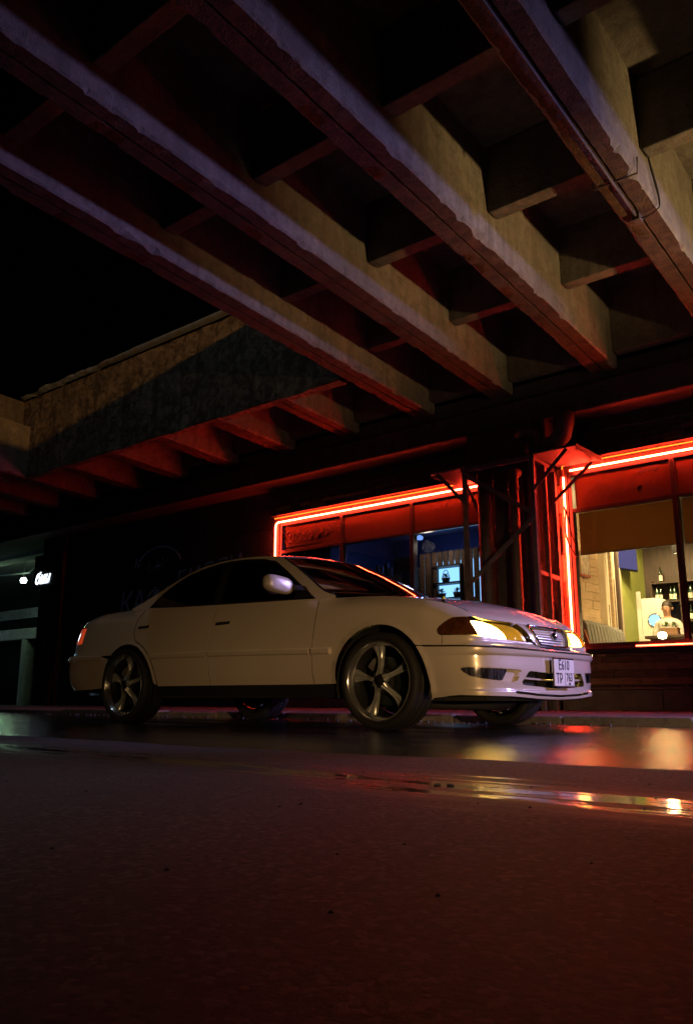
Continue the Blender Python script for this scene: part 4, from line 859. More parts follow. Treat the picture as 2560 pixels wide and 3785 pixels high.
# bartender: one continuous body grown by a skin modifier
def person(loc, label):
    v = [(0,0,.93),(0,0,1.10),(0,.005,1.30),(0,.01,1.43),(0,.0,1.50),(0,-.012,1.57),(0,-.02,1.65),(0,-.005,1.71),
         (-.10,0,.86),(-.10,-.01,.48),(-.10,.02,.09),(-.10,-.12,.04),(.10,0,.86),(.10,-.01,.48),(.10,.02,.09),(.10,-.12,.04),
         (-.17,.01,1.40),(-.23,-.01,1.16),(-.17,-.20,1.04),(.17,.01,1.40),(.23,-.01,1.16),(.17,-.20,1.04)]
    e = [(0,1),(1,2),(2,3),(3,4),(4,5),(5,6),(6,7),(0,8),(8,9),(9,10),(10,11),(0,12),(12,13),(13,14),(14,15),(3,16),(16,17),(17,18),(3,19),(19,20),(20,21)]
    rad = [(.15,.10),(.145,.10),(.17,.11),(.12,.085),(.052,.055),(.060,.072),(.075,.088),(.055,.065)] + [(.085,.085),(.058,.06),(.042,.045),(.04,.03)]*2 + [(.065,.065),(.048,.048),(.034,.034)]*2
    hands = []
    for s in (-1, 1):                               # five separate fingers on each palm
        w0 = len(v); wr = 18 if s < 0 else 21
        v.append((s*.165, -.27, 1.025)); e.append((wr, w0)); rad.append((.036, .018))
        for k in range(4):
            b = len(v); x = s*(.195-.02*k); L_ = (.055, .068, .074, .064)[k]
            v.extend([(x, -.31, 1.022), (x, -.31-L_*.6, 1.018), (x, -.31-L_, 1.005)]); e.extend([(w0, b), (b, b+1), (b+1, b+2)]); rad.extend([(.0095,)*2, (.0088,)*2, (.008,)*2])
        b = len(v); v.extend([(s*.128, -.275, 1.02), (s*.108, -.315, 1.012)]); e.extend([(w0, b), (b, b+1)]); rad.extend([(.011,)*2, (.009,)*2])
    me = bpy.data.meshes.new('tmp'); me.from_pydata(v, e, []); o = bpy.data.objects.new('tmp', me); link(o)
    md = o.modifiers.new('skin', 'SKIN'); md.use_smooth_shade = True
    for i, r_ in enumerate(rad): me.skin_vertices[0].data[i].radius = r_
    me.skin_vertices[0].data[0].use_root = True
    sb = o.modifiers.new('sub', 'SUBSURF'); sb.levels = 2; sb.render_levels = 2
    dg = bpy.context.evaluated_depsgraph_get(); dg.update(); m2 = bpy.data.meshes.new_from_object(o.evaluated_get(dg)); bpy.data.objects.remove(o)
    for mt in ('skin', 'shirt', 'trousers'): m2.materials.append(M[mt])
    for p in m2.polygons:
        c = p.center; p.use_smooth = True
        arm = abs(c.x) > .155 and c.z < 1.12 and c.y < -.04
        p.material_index = 0 if c.z > 1.475 or arm else (1 if c.z > .93 else 2)
    root = thing('person', label, 'person', loc)
    b = bpy.data.objects.new('body', m2); link(b); b.parent = root
    hm = MB()
    def hf(u, v_):
        a = 2*math.pi*u; t = v_*1.5; rr_ = math.sin(t); top = math.cos(t)
        return (loc[0]+.088*rr_*math.sin(a), loc[1]+.005+.102*rr_*math.cos(a)*(1 if math.cos(a) > 0 else .86), loc[2]+1.665+.115*top+(-.05*max(0, math.cos(a))*v_))
    hm.grid(20, 8, hf); hm.build('hair', M['hair'], root, smooth=True)
    for s in (-1, 1):
        MB().lathe([(0, -.008), (.008, 0), (0, .008)], (loc[0]+s*.030, loc[1]-.093, loc[2]+1.655), 'z', 8).build('eye', M['ink'], root, smooth=True)
        MB().lathe([(0, -.03), (.014, -.015), (.016, .01), (0, .03)], (loc[0]+s*.085, loc[1]+.0, loc[2]+1.64), 'z', 8).build('ear', M['skin'], root, smooth=True)
    MB().add([(loc[0]+a, loc[1]+b_, loc[2]+c) for a, b_, c in ((0,-.095,1.66),(-.016,-.09,1.615),(.016,-.09,1.615),(0,-.122,1.618))], [(0,1,3),(0,3,2),(1,2,3)]).build('nose', M['skin'], root)
    MB().box((loc[0]-.022, loc[1]-.094, loc[2]+1.588), (loc[0]+.022, loc[1]-.086, loc[2]+1.595)).build('mouth', M['maroon'], root)
    return root
person((-4.66, 13.74, -.02), 'person in a white shirt standing behind the bar counter')
# ================================================================ blue lit room behind the smaller window
lr = thing('side_room', 'blue lit room behind the smaller window', 'room', (-7.5, 11.5, .2))
def lb(name, mt, a, b, bevel=0): return MB().box(a, b).build(name, M[mt], lr, bevel=bevel)
lb('back_wall', 'navy', (-9.9, 13.4, .2), (-5.33, 13.5, 3.29)); lb('left_wall', 'navy', (-9.99, 10.23, .2), (-9.9, 13.4, 3.29)); lb('right_wall', 'navy', (-5.38, 10.23, .2), (-5.325, 13.4, 3.29))
x = -8.95
rc = random.Random(8)
while x < -7.75:
    w_ = rc.uniform(.06, .10); lb('upright_board', 'slatlt' if rc.random() < .4 else 'steel', (x, 11.6-rc.uniform(0, .05), .2), (x+w_, 11.64, 2.45+rc.uniform(-.1, .1)), .004); x += w_ + rc.uniform(.01, .05)
for k, x in enumerate((-8.86, -8.62, -8.50, -8.21, -8.05, -7.86)):
    lb('blue_streak', 'bluestreak', (x, 11.585, .5), (x+.018+.012*(k % 2), 11.598, 2.3-.12*(k % 3)))  # glowing strips added for the streaks of blue light on the boards
lb('hanging_picture', 'wooddk', (-8.35, 11.3, 2.26), (-8.0, 11.33, 2.52))
scn = thing('slat_screen', 'screen of upright wooden slats with a shelf opening behind the smaller window', 'screen', (-6.8, 10.75, .2))
x = -7.42
while x < -6.30:
    inside = -7.16 < x < -6.70
    w_ = .085
    if inside:
        MB().box((x, 10.74, 2.20), (x+w_, 10.765, 2.42)).build('slat', M['wood'], scn, bevel=.003); MB().box((x, 10.74, .2), (x+w_, 10.765, 1.40)).build('slat', M['wood'], scn, bevel=.003)
    else: MB().box((x, 10.74, .2), (x+w_, 10.765, 2.42)).build('slat', M['wood'], scn, bevel=.003)
    x += w_ + .018 + rc.uniform(0, .016)
for z in (1.40, 1.70, 1.935, 2.20): MB().box((-7.18, 10.70, z-.022), (-6.66, 10.90, z)).build('shelf_board', M['wooddk'], scn)
MB().box((-7.2, 10.71, 1.38), (-7.17, 10.9, 2.20)).build('shelf_side', M['wooddk'], scn); MB().box((-6.68, 10.71, 1.38), (-6.65, 10.9, 2.20)).build('shelf_side', M['wooddk'], scn)
lbx = thing('light_box', 'cold white lit panel behind the slat screen', 'lamp', (-6.9, 11.2, 1))
MB().box((-7.44, 11.20, .95), (-6.36, 11.22, 2.34)).build('diffuser', M['panel'], lbx); MB().box((-7.5, 11.225, .9), (-6.2, 11.25, 2.5)).build('backboard', M['white'], lbx)
MB().box((-6.30, 10.86, .9), (-6.22, 10.90, 2.02)).build('side_strip', M['panel'], lbx)
for i, (x, z, lab, hook) in enumerate(((-6.98, 1.937, 'small plant in a hooped basket on the upper shelf of the slat screen', True), (-7.06, 1.702, 'bushy pot plant at the left of the lower shelf of the slat screen', False), (-6.78, 1.702, 'dark pot plant at the right of the lower shelf of the slat screen', False))):
    t = thing('pot_plant', lab, 'plant', (x, 10.80, z), 'plants on the slat screen')
    MB().lathe([(0, 0), (.05, 0), (.068, .075), (.060, .075), (0, .06)], (x, 10.80, z), 'z', 14).build('pot', M['terracotta'], t, smooth=True)
    mm = MB(); leaves(mm, x, 10.80, z+.07, 60, .06, .05); mm.build('leaves', M['leaf'], t)
    if hook: MB().tube([(x+.06*math.cos(a), 10.80, z+.06+.14*math.sin(a)) for a in [math.pi*k/12 for k in range(13)]], .006, 5).build('hoop', M['terracotta'], t)
sp = thing('ceiling_spot', 'bright blue white spot lamp under the ceiling of the side room', 'lamp', (-7.42, 10.75, 2.66))
MB().lathe([(0, -.03), (.05, -.02), (.06, .02), (.02, .05), (0, .05)], (-7.42, 10.75, 2.68), 'z', 14).build('lamp_head', M['strip'], sp, smooth=True); MB().tube([(-7.42, 10.75, 2.72), (-7.42, 10.75, 3.3)], .008, 6).build('rod', M['wire'], sp)
lamp('side_room_light', 'POINT', (-7.0, 10.36, 2.45), 6, (1, .74, .48), .1, parent=lr)  # warm lamp without a fixture, added to brighten the slats
lamp('side_room_light', 'POINT', (-8.6, 12.6, 2.7), 30, (.20, .30, 1), .1, parent=lr)
# ================================================================ the car
CAR = Vector((-3.3671, 5.1763, 0))
car = thing('white_sedan', 'white four door sedan parked under the overpass with its headlights on', 'car', tuple(CAR))
def in_poly(p, poly):
    x, y = p; c = False; n = len(poly); j = n-1
    for i in range(n):
        xi, yi = poly[i]; xj, yj = poly[j]
        if (yi > y) != (yj > y) and x < (xj-xi)*(y-yi)/(yj-yi)+xi: c = not c
        j = i
    return c
def seg_d(p, a, b):
    ax, ay = a; bx, by = b; dx, dy = bx-ax, by-ay; l = dx*dx+dy*dy
    t = 0 if l == 0 else max(0, min(1, ((p[0]-ax)*dx+(p[1]-ay)*dy)/l)); return math.hypot(p[0]-ax-t*dx, p[1]-ay-t*dy)
def resample(poly, sp, closed=True):
    out = []
    n = len(poly)
    for i in range(n if closed else n-1):
        a, b = poly[i], poly[(i+1) % n]; l = math.hypot(b[0]-a[0], b[1]-a[1]); k = max(1, int(math.ceil(l/sp)))
        for j in range(k): out.append((a[0]+(b[0]-a[0])*j/k, a[1]+(b[1]-a[1])*j/k))
    if not closed: out.append(poly[-1])
    return out
def shrink(poly, d):
    """move every edge inwards by d (panel gap)"""
    n = len(poly); area = sum(poly[i][0]*poly[(i+1) % n][1]-poly[(i+1) % n][0]*poly[i][1] for i in range(n)); sg_ = 1 if area > 0 else -1
    out = []
    for i in range(n):
        a, b, c = poly[i-1], poly[i], poly[(i+1) % n]
        def nr(p, q):
            l = math.hypot(q[0]-p[0], q[1]-p[1]) or 1e-9; return (-(q[1]-p[1])/l*sg_, (q[0]-p[0])/l*sg_)
        n1, n2 = nr(a, b), nr(b, c); mx, my = n1[0]+n2[0], n1[1]+n2[1]; k = max(.35, (mx*mx+my*my)/2)
        out.append((b[0]+mx/k*d, b[1]+my/k*d))
    return out
def fnormal(fn, s, z, e=.002):
    a, b = Vector(fn(s+e, z)), Vector(fn(s-e, z)); c, d = Vector(fn(s, z+e)), Vector(fn(s, z-e))
    return (a-b).cross(c-d).normalized()
def cmesh(name, vs, fs, ns, mt, parent, mirror=False, flip=False):
    def one(sg_):
        me = bpy.data.meshes.new(name)
        me.from_pydata([(x, y*sg_, z) for x, y, z in vs], [], [f[::-1] if (sg_ < 0) != flip else f for f in fs]); me.materials.append(mt)
        for p in me.polygons: p.use_smooth = True
        if ns: me.normals_split_custom_set_from_vertices([(n[0], n[1]*sg_, n[2]) for n in ns])
        o = bpy.data.objects.new(name, me); link(o); o.parent = parent; return o
    a = one(1)
    if mirror: return a, one(-1)
    return a
def panel(name, poly, mt, parent, holes=(), fn=None, sp=.035, gap=.0042, fl=.004, lift=0, mirror=True, zl=None):
    fn = fn or P
    poly = shrink(poly, gap) if gap else poly
    loops = [resample(poly, sp)] + [resample(h, sp*.7) for h in holes]
    pts = []; edges = []
    for lp in loops:
        b = len(pts); pts += lp; edges += [(b+i, b+(i+1) % len(lp)) for i in range(len(lp))]
    x0, x1 = min(p[0] for p in poly), max(p[0] for p in poly); z0, z1 = min(p[1] for p in poly), max(p[1] for p in poly)
    zs = zl or [z0+sp*.87*(j+.5) for j in range(int((z1-z0)/(sp*.87))+1)]
    for j, z in enumerate(zs):
        k = 0
        while True:
            x = x0 + sp*(k + (.5 if j % 2 and not zl else 0)); k += 1
            if x > x1: break
            if not in_poly((x, z), loops[0]) or any(in_poly((x, z), h) for h in loops[1:]): continue
            if min(seg_d((x, z), pts[a], pts[b]) for a, b in edges) < sp*(.35 if not zl else .12): continue
            pts.append((x, z))
    r = delaunay_2d_cdt([Vector(p) for p in pts], edges, [], 0, 1e-6)
    v2, tris = r[0], r[2]; fs = []
    for t in tris:
        c = (sum(v2[i][0] for i in t)/3, sum(v2[i][1] for i in t)/3)
        if in_poly(c, loops[0]) and not any(in_poly(c, h) for h in loops[1:]): fs.append(tuple(t))
    ns = [fnormal(fn, p[0], p[1]) for p in v2]; vs = [Vector(fn(p[0], p[1])) + n*lift for p, n in zip(v2, ns)]
    out = []
    for f in fs:
        n = (vs[f[1]]-vs[f[0]]).cross(vs[f[2]]-vs[f[0]]); out.append(f if n.dot(ns[f[0]]) > 0 else f[::-1])
    vs = [tuple(v) for v in vs]
    if fl:
        for lp in loops:
            b = len(vs); m_ = len(lp)
            for q in lp:
                n = fnormal(fn, q[0], q[1]); p_ = Vector(fn(q[0], q[1])) + n*lift
                vs += [tuple(p_), tuple(p_-n*fl)]; ns += [n, n]
            for i in range(m_): j = (i+1) % m_; out.append((b+2*i, b+2*i+1, b+2*j+1, b+2*j))
    return cmesh(name, vs, out, ns, mt, parent, mirror)
def arc(c, a0, a1, n=14, r=None):
    r = r or c[2]; return [(c[0]+r*math.cos(math.radians(a0+(a1-a0)*i/n)), c[1]+r*math.sin(math.radians(a0+(a1-a0)*i/n))) for i in range(n+1)]
def topline(a, b, n=12, d=0): return [(a+(b-a)*i/n, ztop(a+(b-a)*i/n)-d) for i in range(n+1)]
SF2 = 2*S_FRONT
def mir(poly): return [(SF2-s, z) for s, z in poly][::-1]
PT = M['paint']
# door, fender and quarter outlines in (s, z)
f_seam = [(-.520, .29), (-.515, .526), (-.485, .80), (-.478, ztop(-.478))]
b_seam = [(-1.577, .292), (-1.581, .622), (-1.55, .80), (-1.52, ztop(-1.52))]
r_edge = arc((-2.607, .292, .385), 0, 74, 10) + [(-2.535, .705), (-2.546, .76), (-2.53, .84), (-2.47, ztop(-2.47))]
MLD = (.505, .545)
panel('front_door', f_seam + topline(-.478, -1.52)[1:] + b_seam[::-1][1:], PT, car)
panel('rear_door', b_seam + topline(-1.52, -2.47)[1:] + r_edge[::-1][1:], PT, car)
# headlight cluster outline
HL_OUT = [(.502, .609), (.512, .628), (.545, .655), (.595, .686), (.66, .690), (.71, .688)]
HL_TOP = [(.82, .690), (.95, .691), (1.08, .690), (1.19, .684), (1.235, .672)]
HL_IN = [(1.262, .640), (1.29, .59), (1.315, .552)]
HL_BOT = [(1.24, .552), (1.155, .557), (.95, .565), (.786, .572), (.65, .577), (.53, .580), (.508, .590)]
SPLIT_B = (.786, .572); SPLIT_T = (.71, .688)
BL = [(.372, .519), (.54, .513), (.82, .503), (1.2, .497), (1.4, .494), (S_FRONT, .492)]   # bumper trim line
panel('front_fender', [(-.520, .29)] + arc(ARCH_F, 180, 38, 22) + [(.40, .519), (.536, .514), (.536, .5795), (.53, .580), (.508, .590)] + HL_OUT + [(.72, .705), (.74, ztop(.74)-.003)] + topline(.72, -.478, 26) + f_seam[::-1][1:-1], PT, car)
# rear quarter
RB = [(-2.957, .557), (-3.3, .556), (-3.6, .556), (-3.9, .556), (S_REAR, .556)]
TL = [(-3.345, .822), (-3.40, .828), (-3.60, .828), (-3.95, .822), (-3.95, .70), (-3.60, .682), (-3.40, .676), (-3.378, .682)]
qa = arc(ARCH_R, 4, 132, 24)
panel('rear_quarter', [(-2.226, .30)] + qa + [(-2.957+.118, .557), (-2.957, .557), (-3.3, .556), (-3.6, .556), (-3.93, .556), (-3.96, .70)] + TL[::-1][3:] + [(-3.345, .822)] + [(-3.40, .832), (-3.62, .835)] + topline(-3.62, -2.47, 24) + r_edge[::-1][1:-1], PT, car)
panel('tail_light', TL, M['tailred'], car, gap=.004, sp=.03, lift=.002)
# rear bumper (both sides), wraps round the tail
_P = P
def PRr(s, z):                                # rear parameterisation that passes the tail centre
    if s >= S_REAR: return P(s, z)
    x, y, zz = P(2*S_REAR-s, z); return (x, -y, zz)
def mirr(poly): return [(2*S_REAR-s, z) for s, z in poly][::-1]
half = [(S_REAR, .552), (-3.6, .552), (-2.98, .552), (-2.86, .53)] + arc(ARCH_R, 141, 181, 8) + [(-2.957, .285), (-3.2, .272), (-3.6, .262), (S_REAR, .262)]
panel('rear_bumper', half + mirr(half)[1:-1], PT, car, fn=PRr, mirror=False, sp=.045)
tl_half = [(S_REAR, .562), (-3.965, .562), (-3.965, .70), (-3.955, .822), (-3.62, .84)] + topline(-3.62, S_REAR, 10)
panel('trunk_face', (tl_half + mirr(tl_half)[1:-1]), PT, car, fn=PRr, mirror=False, sp=.05)
# front bumper with fog lamp pockets, intake and slot
fog = [(.640, .374), (.66, .383), (.70, .385), (.85, .381), (1.115, .372), (1.128, .362), (1.085, .302), (1.07, .297), (.945, .302), (.80, .312), (.71, .327), (.665, .35)]
half = arc(ARCH_F, 36, -16, 12)[0:] + [(.425, .20), (.56, .214), (.63, .219), (1.04, .211), (1.3, .197), (S_FRONT, .189)]
half = half[::-1]
top = [(.36, .518), (.536, .512), (.536, .5775), (.65, .575), (.786, .569), (.95, .562), (1.155, .5545), (1.315, .549), (1.335, .535), (1.36, .518), (1.42, .510), (S_FRONT, .508)]
intake = [(1.135, .30), (1.145, .283), (1.18, .279), (1.4, .268), (S_FRONT, .262), ] ; intake_t = [(S_FRONT, .352), (1.4, .360), (1.23, .367), (1.205, .362)]
ih = intake + mir(intake)[1:] ; it = intake_t
inl = intake + mir(intake)[1:] + mir(it)[::-1][::-1][0:0]
def loop_sym(bot, topl): return bot + mir(bot)[1:] + mir(topl)[0:-1] + topl
inl = loop_sym(intake, intake_t)
slot = loop_sym([(1.055, .236), (1.075, .228), (1.3, .214), (S_FRONT, .207)], [(S_FRONT, .221), (1.3, .229), (1.065, .245)])
zl = [.20, .213, .225, .238, .249, .2575, .266, .285, .31, .335, .36, .385, .41, .435, .45, .458, .465, .474, .487, .497, .505, .512, .52, .53, .545, .56]
outer = half[::-1] + mir(half[::-1])[1:]
outer = outer + mir(top)[::-1][::-1][0:0]
bot_path = half[::-1]                              # arch -> bottom -> centre
outer = bot_path + mir(bot_path)[1:] + [(SF2-s, z) for s, z in top] + top[::-1][1:]
fb = panel('front_bumper', outer, PT, car, holes=[fog, mir(fog), inl, slot], mirror=False, sp=.03, zl=zl, fl=.03, gap=.001)
def inset(name, poly, mt, depth, parent=None, sp=.03, mirror=True): return panel(name, poly, mt, parent or car, gap=-.004, sp=sp, fl=0, lift=-depth, mirror=mirror)
inset('intake_mesh', inl, M['under'], .05, fb, mirror=False); inset('slot_back', slot, M['under'], .045, fb, mirror=False)
inset('fog_pocket', fog, PT, .028)
fl_poly = [(.643, .373), (.66, .381), (.70, .383), (.85, .379), (.985, .3745), (.992, .368), (.952, .306), (.945, .3035), (.80, .3135), (.71, .329), (.667, .351)]
for fo in panel('fog_light', fl_poly, M['foglens'], car, gap=.002, sp=.03, lift=-.008, fl=.016):
    pass
panel('fog_gap', [(.988, .372), (1.012, .370), (.972, .306), (.949, .304)], M['under'], car, gap=0, sp=.03, lift=-.022, fl=0)
def strip_on(fn, path, hw, t, name, mt, parent, mirror=True, lift=0):
    """raised bar following a path on a surface"""
    vs = []; n_ = len(path)
    for s, z in path:
        n = fnormal(fn, s, z); b = Vector(fn(s, z)) + n*lift; up = (Vector(fn(s, z+.01))-Vector(fn(s, z-.01))).normalized()
        for a, d in ((-1, -.004), (-1, t*.6), (-.6, t), (.6, t), (1, t*.6), (1, -.004)): vs.append(tuple(b + up*hw*a + n*d))
    fs = [(i*6+k, i*6+(k+1) % 6, (i+1)*6+(k+1) % 6, (i+1)*6+k) for i in range(n_-1) for k in range(6)] + [tuple(range(5, -1, -1)), tuple((n_-1)*6+k for k in range(6))]
    def one(sg_):
        me = bpy.data.meshes.new(name); me.from_pydata([(x, y*sg_, z) for x, y, z in vs], [], fs)
        bm = bmesh.new(); bm.from_mesh(me); bmesh.ops.recalc_face_normals(bm, faces=bm.faces); bm.to_mesh(me); bm.free()
        me.materials.append(mt); o = bpy.data.objects.new(name, me); link(o); o.parent = parent; auto_smooth(o, 50); return o
    return [one(1)] + ([one(-1)] if mirror else [])
def path(pts, sp=.04): return resample(pts, sp, False)
for zz in (.318,): strip_on(P, path([(1.13, .322), (1.4, .313), (S_FRONT, .309), (SF2-1.4, .313), (SF2-1.13, .322)]), .007, .012, 'intake_bar', PT, fb, False, lift=-.03)
for s_ in (1.36, SF2-1.36): strip_on(P, path([(s_, .27), (s_, .36)], .02), .012, .01, 'intake_strut', M['black'], fb, False, lift=-.045)
strip_on(P, path([(.40, .5165), (.60, .5105), (.82, .503), (1.1, .4985), (1.4, .495), (S_FRONT, .494), (SF2-1.4, .495), (SF2-1.1, .4985), (SF2-.82, .503), (SF2-.60, .5105), (SF2-.40, .5165)]), .005, .003, 'bumper_trim', M['black'], fb, False)
strip_on(P, path([(.86, .5035), (1.1, .4995), (1.4, .496), (S_FRONT, .495), (SF2-1.4, .496), (SF2-1.1, .4995), (SF2-.86, .5035)]), .0045, .006, 'chrome_trim', M['chrome'], fb, False)
# body side mouldings with bright insert
for nm, a, b in (('front', -.345, -.508), ('door', -.530, -1.568), ('rdoor', -1.590, -2.292)):
    p_ = path([(a, .528), (b, .528 + .004*(b < -.6) + .009*(b < -1.6))])
    o2 = strip_on(P, [(s, lerp_knots([(-3.2, .542), (-2.3, .533), (-1.5, .529), (-.3, .511)], s)) for s, z in p_], .021, .020, 'side_moulding', PT, car)
    for k, (sg_) in enumerate((1, -1)):
        q = strip_on(lambda s, z, sg_=sg_: (P(s, z)[0], P(s, z)[1]*sg_, z), [(s, lerp_knots([(-3.2, .560), (-2.3, .551), (-1.5, .547), (-.3, .529)], s)) for s, z in p_[::1]], .0042, .0235 if sg_ > 0 else -.0235, 'bright_insert', M['insert'], o2[k], False)
strip_on(PRr, [(s, .540) for s, z in path([(-2.985, .54), (-3.5, .54), (S_REAR, .54), (2*S_REAR+3.5, .54), (2*S_REAR+2.985, .54)], .05)], .018, .018, 'rear_moulding', PT, car, False)
strip_on(PRr, [(s, .556) for s, z in path([(-2.99, .54), (-3.5, .54), (S_REAR, .54), (2*S_REAR+3.5, .54), (2*S_REAR+2.99, .54)], .05)], .004, .021, 'rear_bright_insert', M['insert'], car, False)
# sills
panel('sill', [(-.315, .285), (-.315, .20), (-2.26, .21), (-2.26, .292)], M['black'], car, sp=.06, lift=-.012)
# door handles: recessed cup and pull
for nm, x0, x1, z0, z1 in (('f', -1.525, -1.32, .735, .80), ('r', -2.50, -2.31, .757, .815)):
    cup = [(x0, z0+.012), (x0+.012, z0), (x1-.03, z0+.004), (x1, z0+.03), (x1, z1-.006), (x1-.008, z1), (x0+.03, z1-.006), (x0+.004, z1-.03)]
    for o2 in panel('door_handle', cup, PT, car, gap=0, sp=.03, lift=.006, fl=.012): pass
    panel('handle_cup', [(x0+.012, z0+.008), (x1-.035, z0+.012), (x1-.03, z0+.034), (x0+.014, z0+.032)], M['under'], car, gap=0, sp=.03, lift=.0075, fl=0)
# ---------------------------------------------------------------- Coons patches: hood, trunk, roof, screens
def coons(name, S0, S1, F0, F1, nu, nv, mt, bulge=0, parent=car, flip=False, lift=0, ns=True):
    """S0(v) left, S1(v) right, F0(u) v=0 edge, F1(u) v=1 edge"""
    def fn(u, v):
        a = (1-u)*Vector(S0(v)) + u*Vector(S1(v)); b = (1-v)*Vector(F0(u)) + v*Vector(F1(u))
        c = (1-u)*(1-v)*Vector(S0(0)) + u*(1-v)*Vector(S1(0)) + (1-u)*v*Vector(S0(1)) + u*v*Vector(S1(1))
        q = a + b - c; q.z += bulge*(4*u*(1-u))**.8*(4*v*(1-v))**.6 if 0 < u < 1 and 0 < v < 1 else 0
        return q
    pts = [[fn(i/nu, j/nv) for i in range(nu+1)] for j in range(nv+1)]
    vs = []; nn = []
    for j in range(nv+1):
        for i in range(nu+1):
            du = pts[j][min(nu, i+1)]-pts[j][max(0, i-1)]; dv = pts[min(nv, j+1)][i]-pts[max(0, j-1)][i]
            n = du.cross(dv); n = n.normalized() if n.length > 1e-9 else Vector((0, 0, 1))
            if flip: n = -n
            vs.append(pts[j][i] + n*lift); nn.append(n)
    fs = [(j*(nu+1)+i, j*(nu+1)+i+1, (j+1)*(nu+1)+i+1, (j+1)*(nu+1)+i) for j in range(nv) for i in range(nu)]
    if flip: fs = [f[::-1] for f in fs]
    return cmesh(name, [tuple(v) for v in vs], fs, nn if ns else None, mt, parent)
def PT_(s): return P(s, ztop(s))
def my(p): return (p[0], -p[1], p[2])
SA, SB = -.33, .735
def side_r(v): return PT_(SA + (SB-SA)*v)                                # near side edge
hood_front = lambda u: PT_(SB + (SF2-2*SB)*u)
def cowl(u):
    y = -1 + 2*u; a = PT_(SA); return (a[0] + .17*(1-y*y), a[1]*(1-2*u), a[2] + .025*(1-y*y))
coons('hood', side_r, lambda v: my(side_r(v)), cowl, hood_front, 48, 34, PT, .018, lift=.0015)
# nose panel between the lamps with the grille opening
nose_h = [(1.345, .545), (1.325, .556), (1.300, .600), (1.275, .642), (1.25, .675), (1.235, .680)]
gr_h = [(1.395, .536), (1.378, .55), (1.345, .62), (1.335, .650), (1.345, .660), (1.45, .655), (S_FRONT, .652)]
nose = [(1.345, .520)] + nose_h + topline(1.235, S_FRONT, 8)[:]
nose = nose + mir(nose)[1:]
grl = [(S_FRONT, .527), (1.45, .530)] + gr_h
grl = grl + mir(grl)[1:-1]
npn = panel('grille_surround', nose, PT, car, holes=[grl], mirror=False, sp=.025, fl=.03, gap=.002)
fill = [(SB, ztop(SB)), (.72, .7055), (.80, .6965), (.95, .6945), (1.08, .694), (1.19, .688), (1.235, .681)] + topline(1.235, SB, 14)
panel('hood_lip', fill, PT, car, gap=0, sp=.03, fl=.008)
gi = thing  # (grille parts hang under the surround)
inset('grille_back', grl, M['under'], .035, npn, .025, False)
def gl_edge(z):                                   # left boundary of the grille at height z
    e = [(1.40, .527), (1.378, .55), (1.345, .62), (1.335, .650), (1.336, .66)]
    for a, b in zip(e, e[1:]):
        if a[1] <= z <= b[1]: return a[0]+(b[0]-a[0])*(z-a[1])/(b[1]-a[1])
    return 1.34
for k in range(6):
    z = .548 + k*.0182; a = gl_edge(z)+.006
    strip_on(P, path([(a, z), (S_FRONT, z-.003), (SF2-a, z)], .035), .0048, .012, 'grille_slat', M['insert'], npn, False, lift=-.020)
fr = resample(grl, .03); ring = [Vector(P(s, z)) + fnormal(P, s, z)*.004 for s, z in fr]
def raw(mb, name, mt, parent, smooth=True):
    o = mb.build(name, mt, None, smooth=smooth); o.parent = parent; return o
raw(MB().tube(ring, .0085, 8, closed=True), 'grille_frame', M['chrome'], npn)
e_ = Vector(P(S_FRONT, .60)) + Vector((.006, 0, 0))
raw(MB().lathe([(0, .012), (.012, .010), (.022, .004), (.026, -.004), (.026, -.012)], tuple(e_), 'x', 20), 'emblem', M['chrome'], npn)
raw(MB().prism([(-.004, .652), (.004, .652), (.006, .625), (-.006, .625)], e_.x-.012, e_.x+.004, 'yz'), 'emblem_stem', M['chrome'], npn, False)
# headlights
main_l = [SPLIT_T] + HL_TOP + HL_IN + HL_BOT[:4]
sig_l = [SPLIT_B] + HL_BOT[4:] + HL_OUT
for sgn, (hb, hl, sl, bb) in enumerate(zip(
        panel('headlight', main_l, M['reflect'], car, gap=.003, sp=.03, lift=-.052, fl=0),
        panel('headlight_lens', main_l, M['lens'], car, gap=.003, sp=.03, fl=.0, lift=.001),
        panel('turn_signal', sig_l, M['amber'], car, gap=.003, sp=.03, lift=.001, fl=.02),
        panel('low_beam', [(.792, .576), (.765, .60), (.74, .64), (.73, .677), (.76, .685), (.93, .684), (1.0, .668), (1.05, .64), (1.085, .60), (1.10, .566), (.95, .570)], M['headbulb'], car, gap=0, sp=.03, fl=0, lift=-.022))):
    hl.parent = hb; bb.parent = hb
for o2, hb in zip(panel('glow_reflector', [(1.108, .568), (1.092, .602), (1.058, .642), (1.01, .670), (.96, .684), (1.08, .684), (1.185, .677), (1.228, .666), (1.253, .638), (1.28, .59), (1.298, .560), (1.16, .563)], M['glowrefl'], car, gap=.002, sp=.03, fl=0, lift=-.024), [o for o in car.children if o.name.startswith('headlight') and 'lens' not in o.name][:2]):
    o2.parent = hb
panel('headlight_gasket', [(.496, .606), (.509, .632), (.543, .660), (.594, .6915), (.66, .6955), (.82, .6955), (1.08, .6955), (1.19, .6895), (1.24, .677), (1.268, .642), (1.321, .549), (1.155, .552), (.95, .560), (.786, .567), (.53, .575), (.503, .587)], M['black'], car, gap=0, sp=.04, fl=0, lift=-.055)
strip_on(P, path([(1.318, .547), (1.345, .530), (1.39, .521), (S_FRONT, .5165), (SF2-1.39, .521), (SF2-1.345, .53), (SF2-1.318, .547)], .03), .004, .002, 'nose_gap', M['under'], car, False, lift=.001)
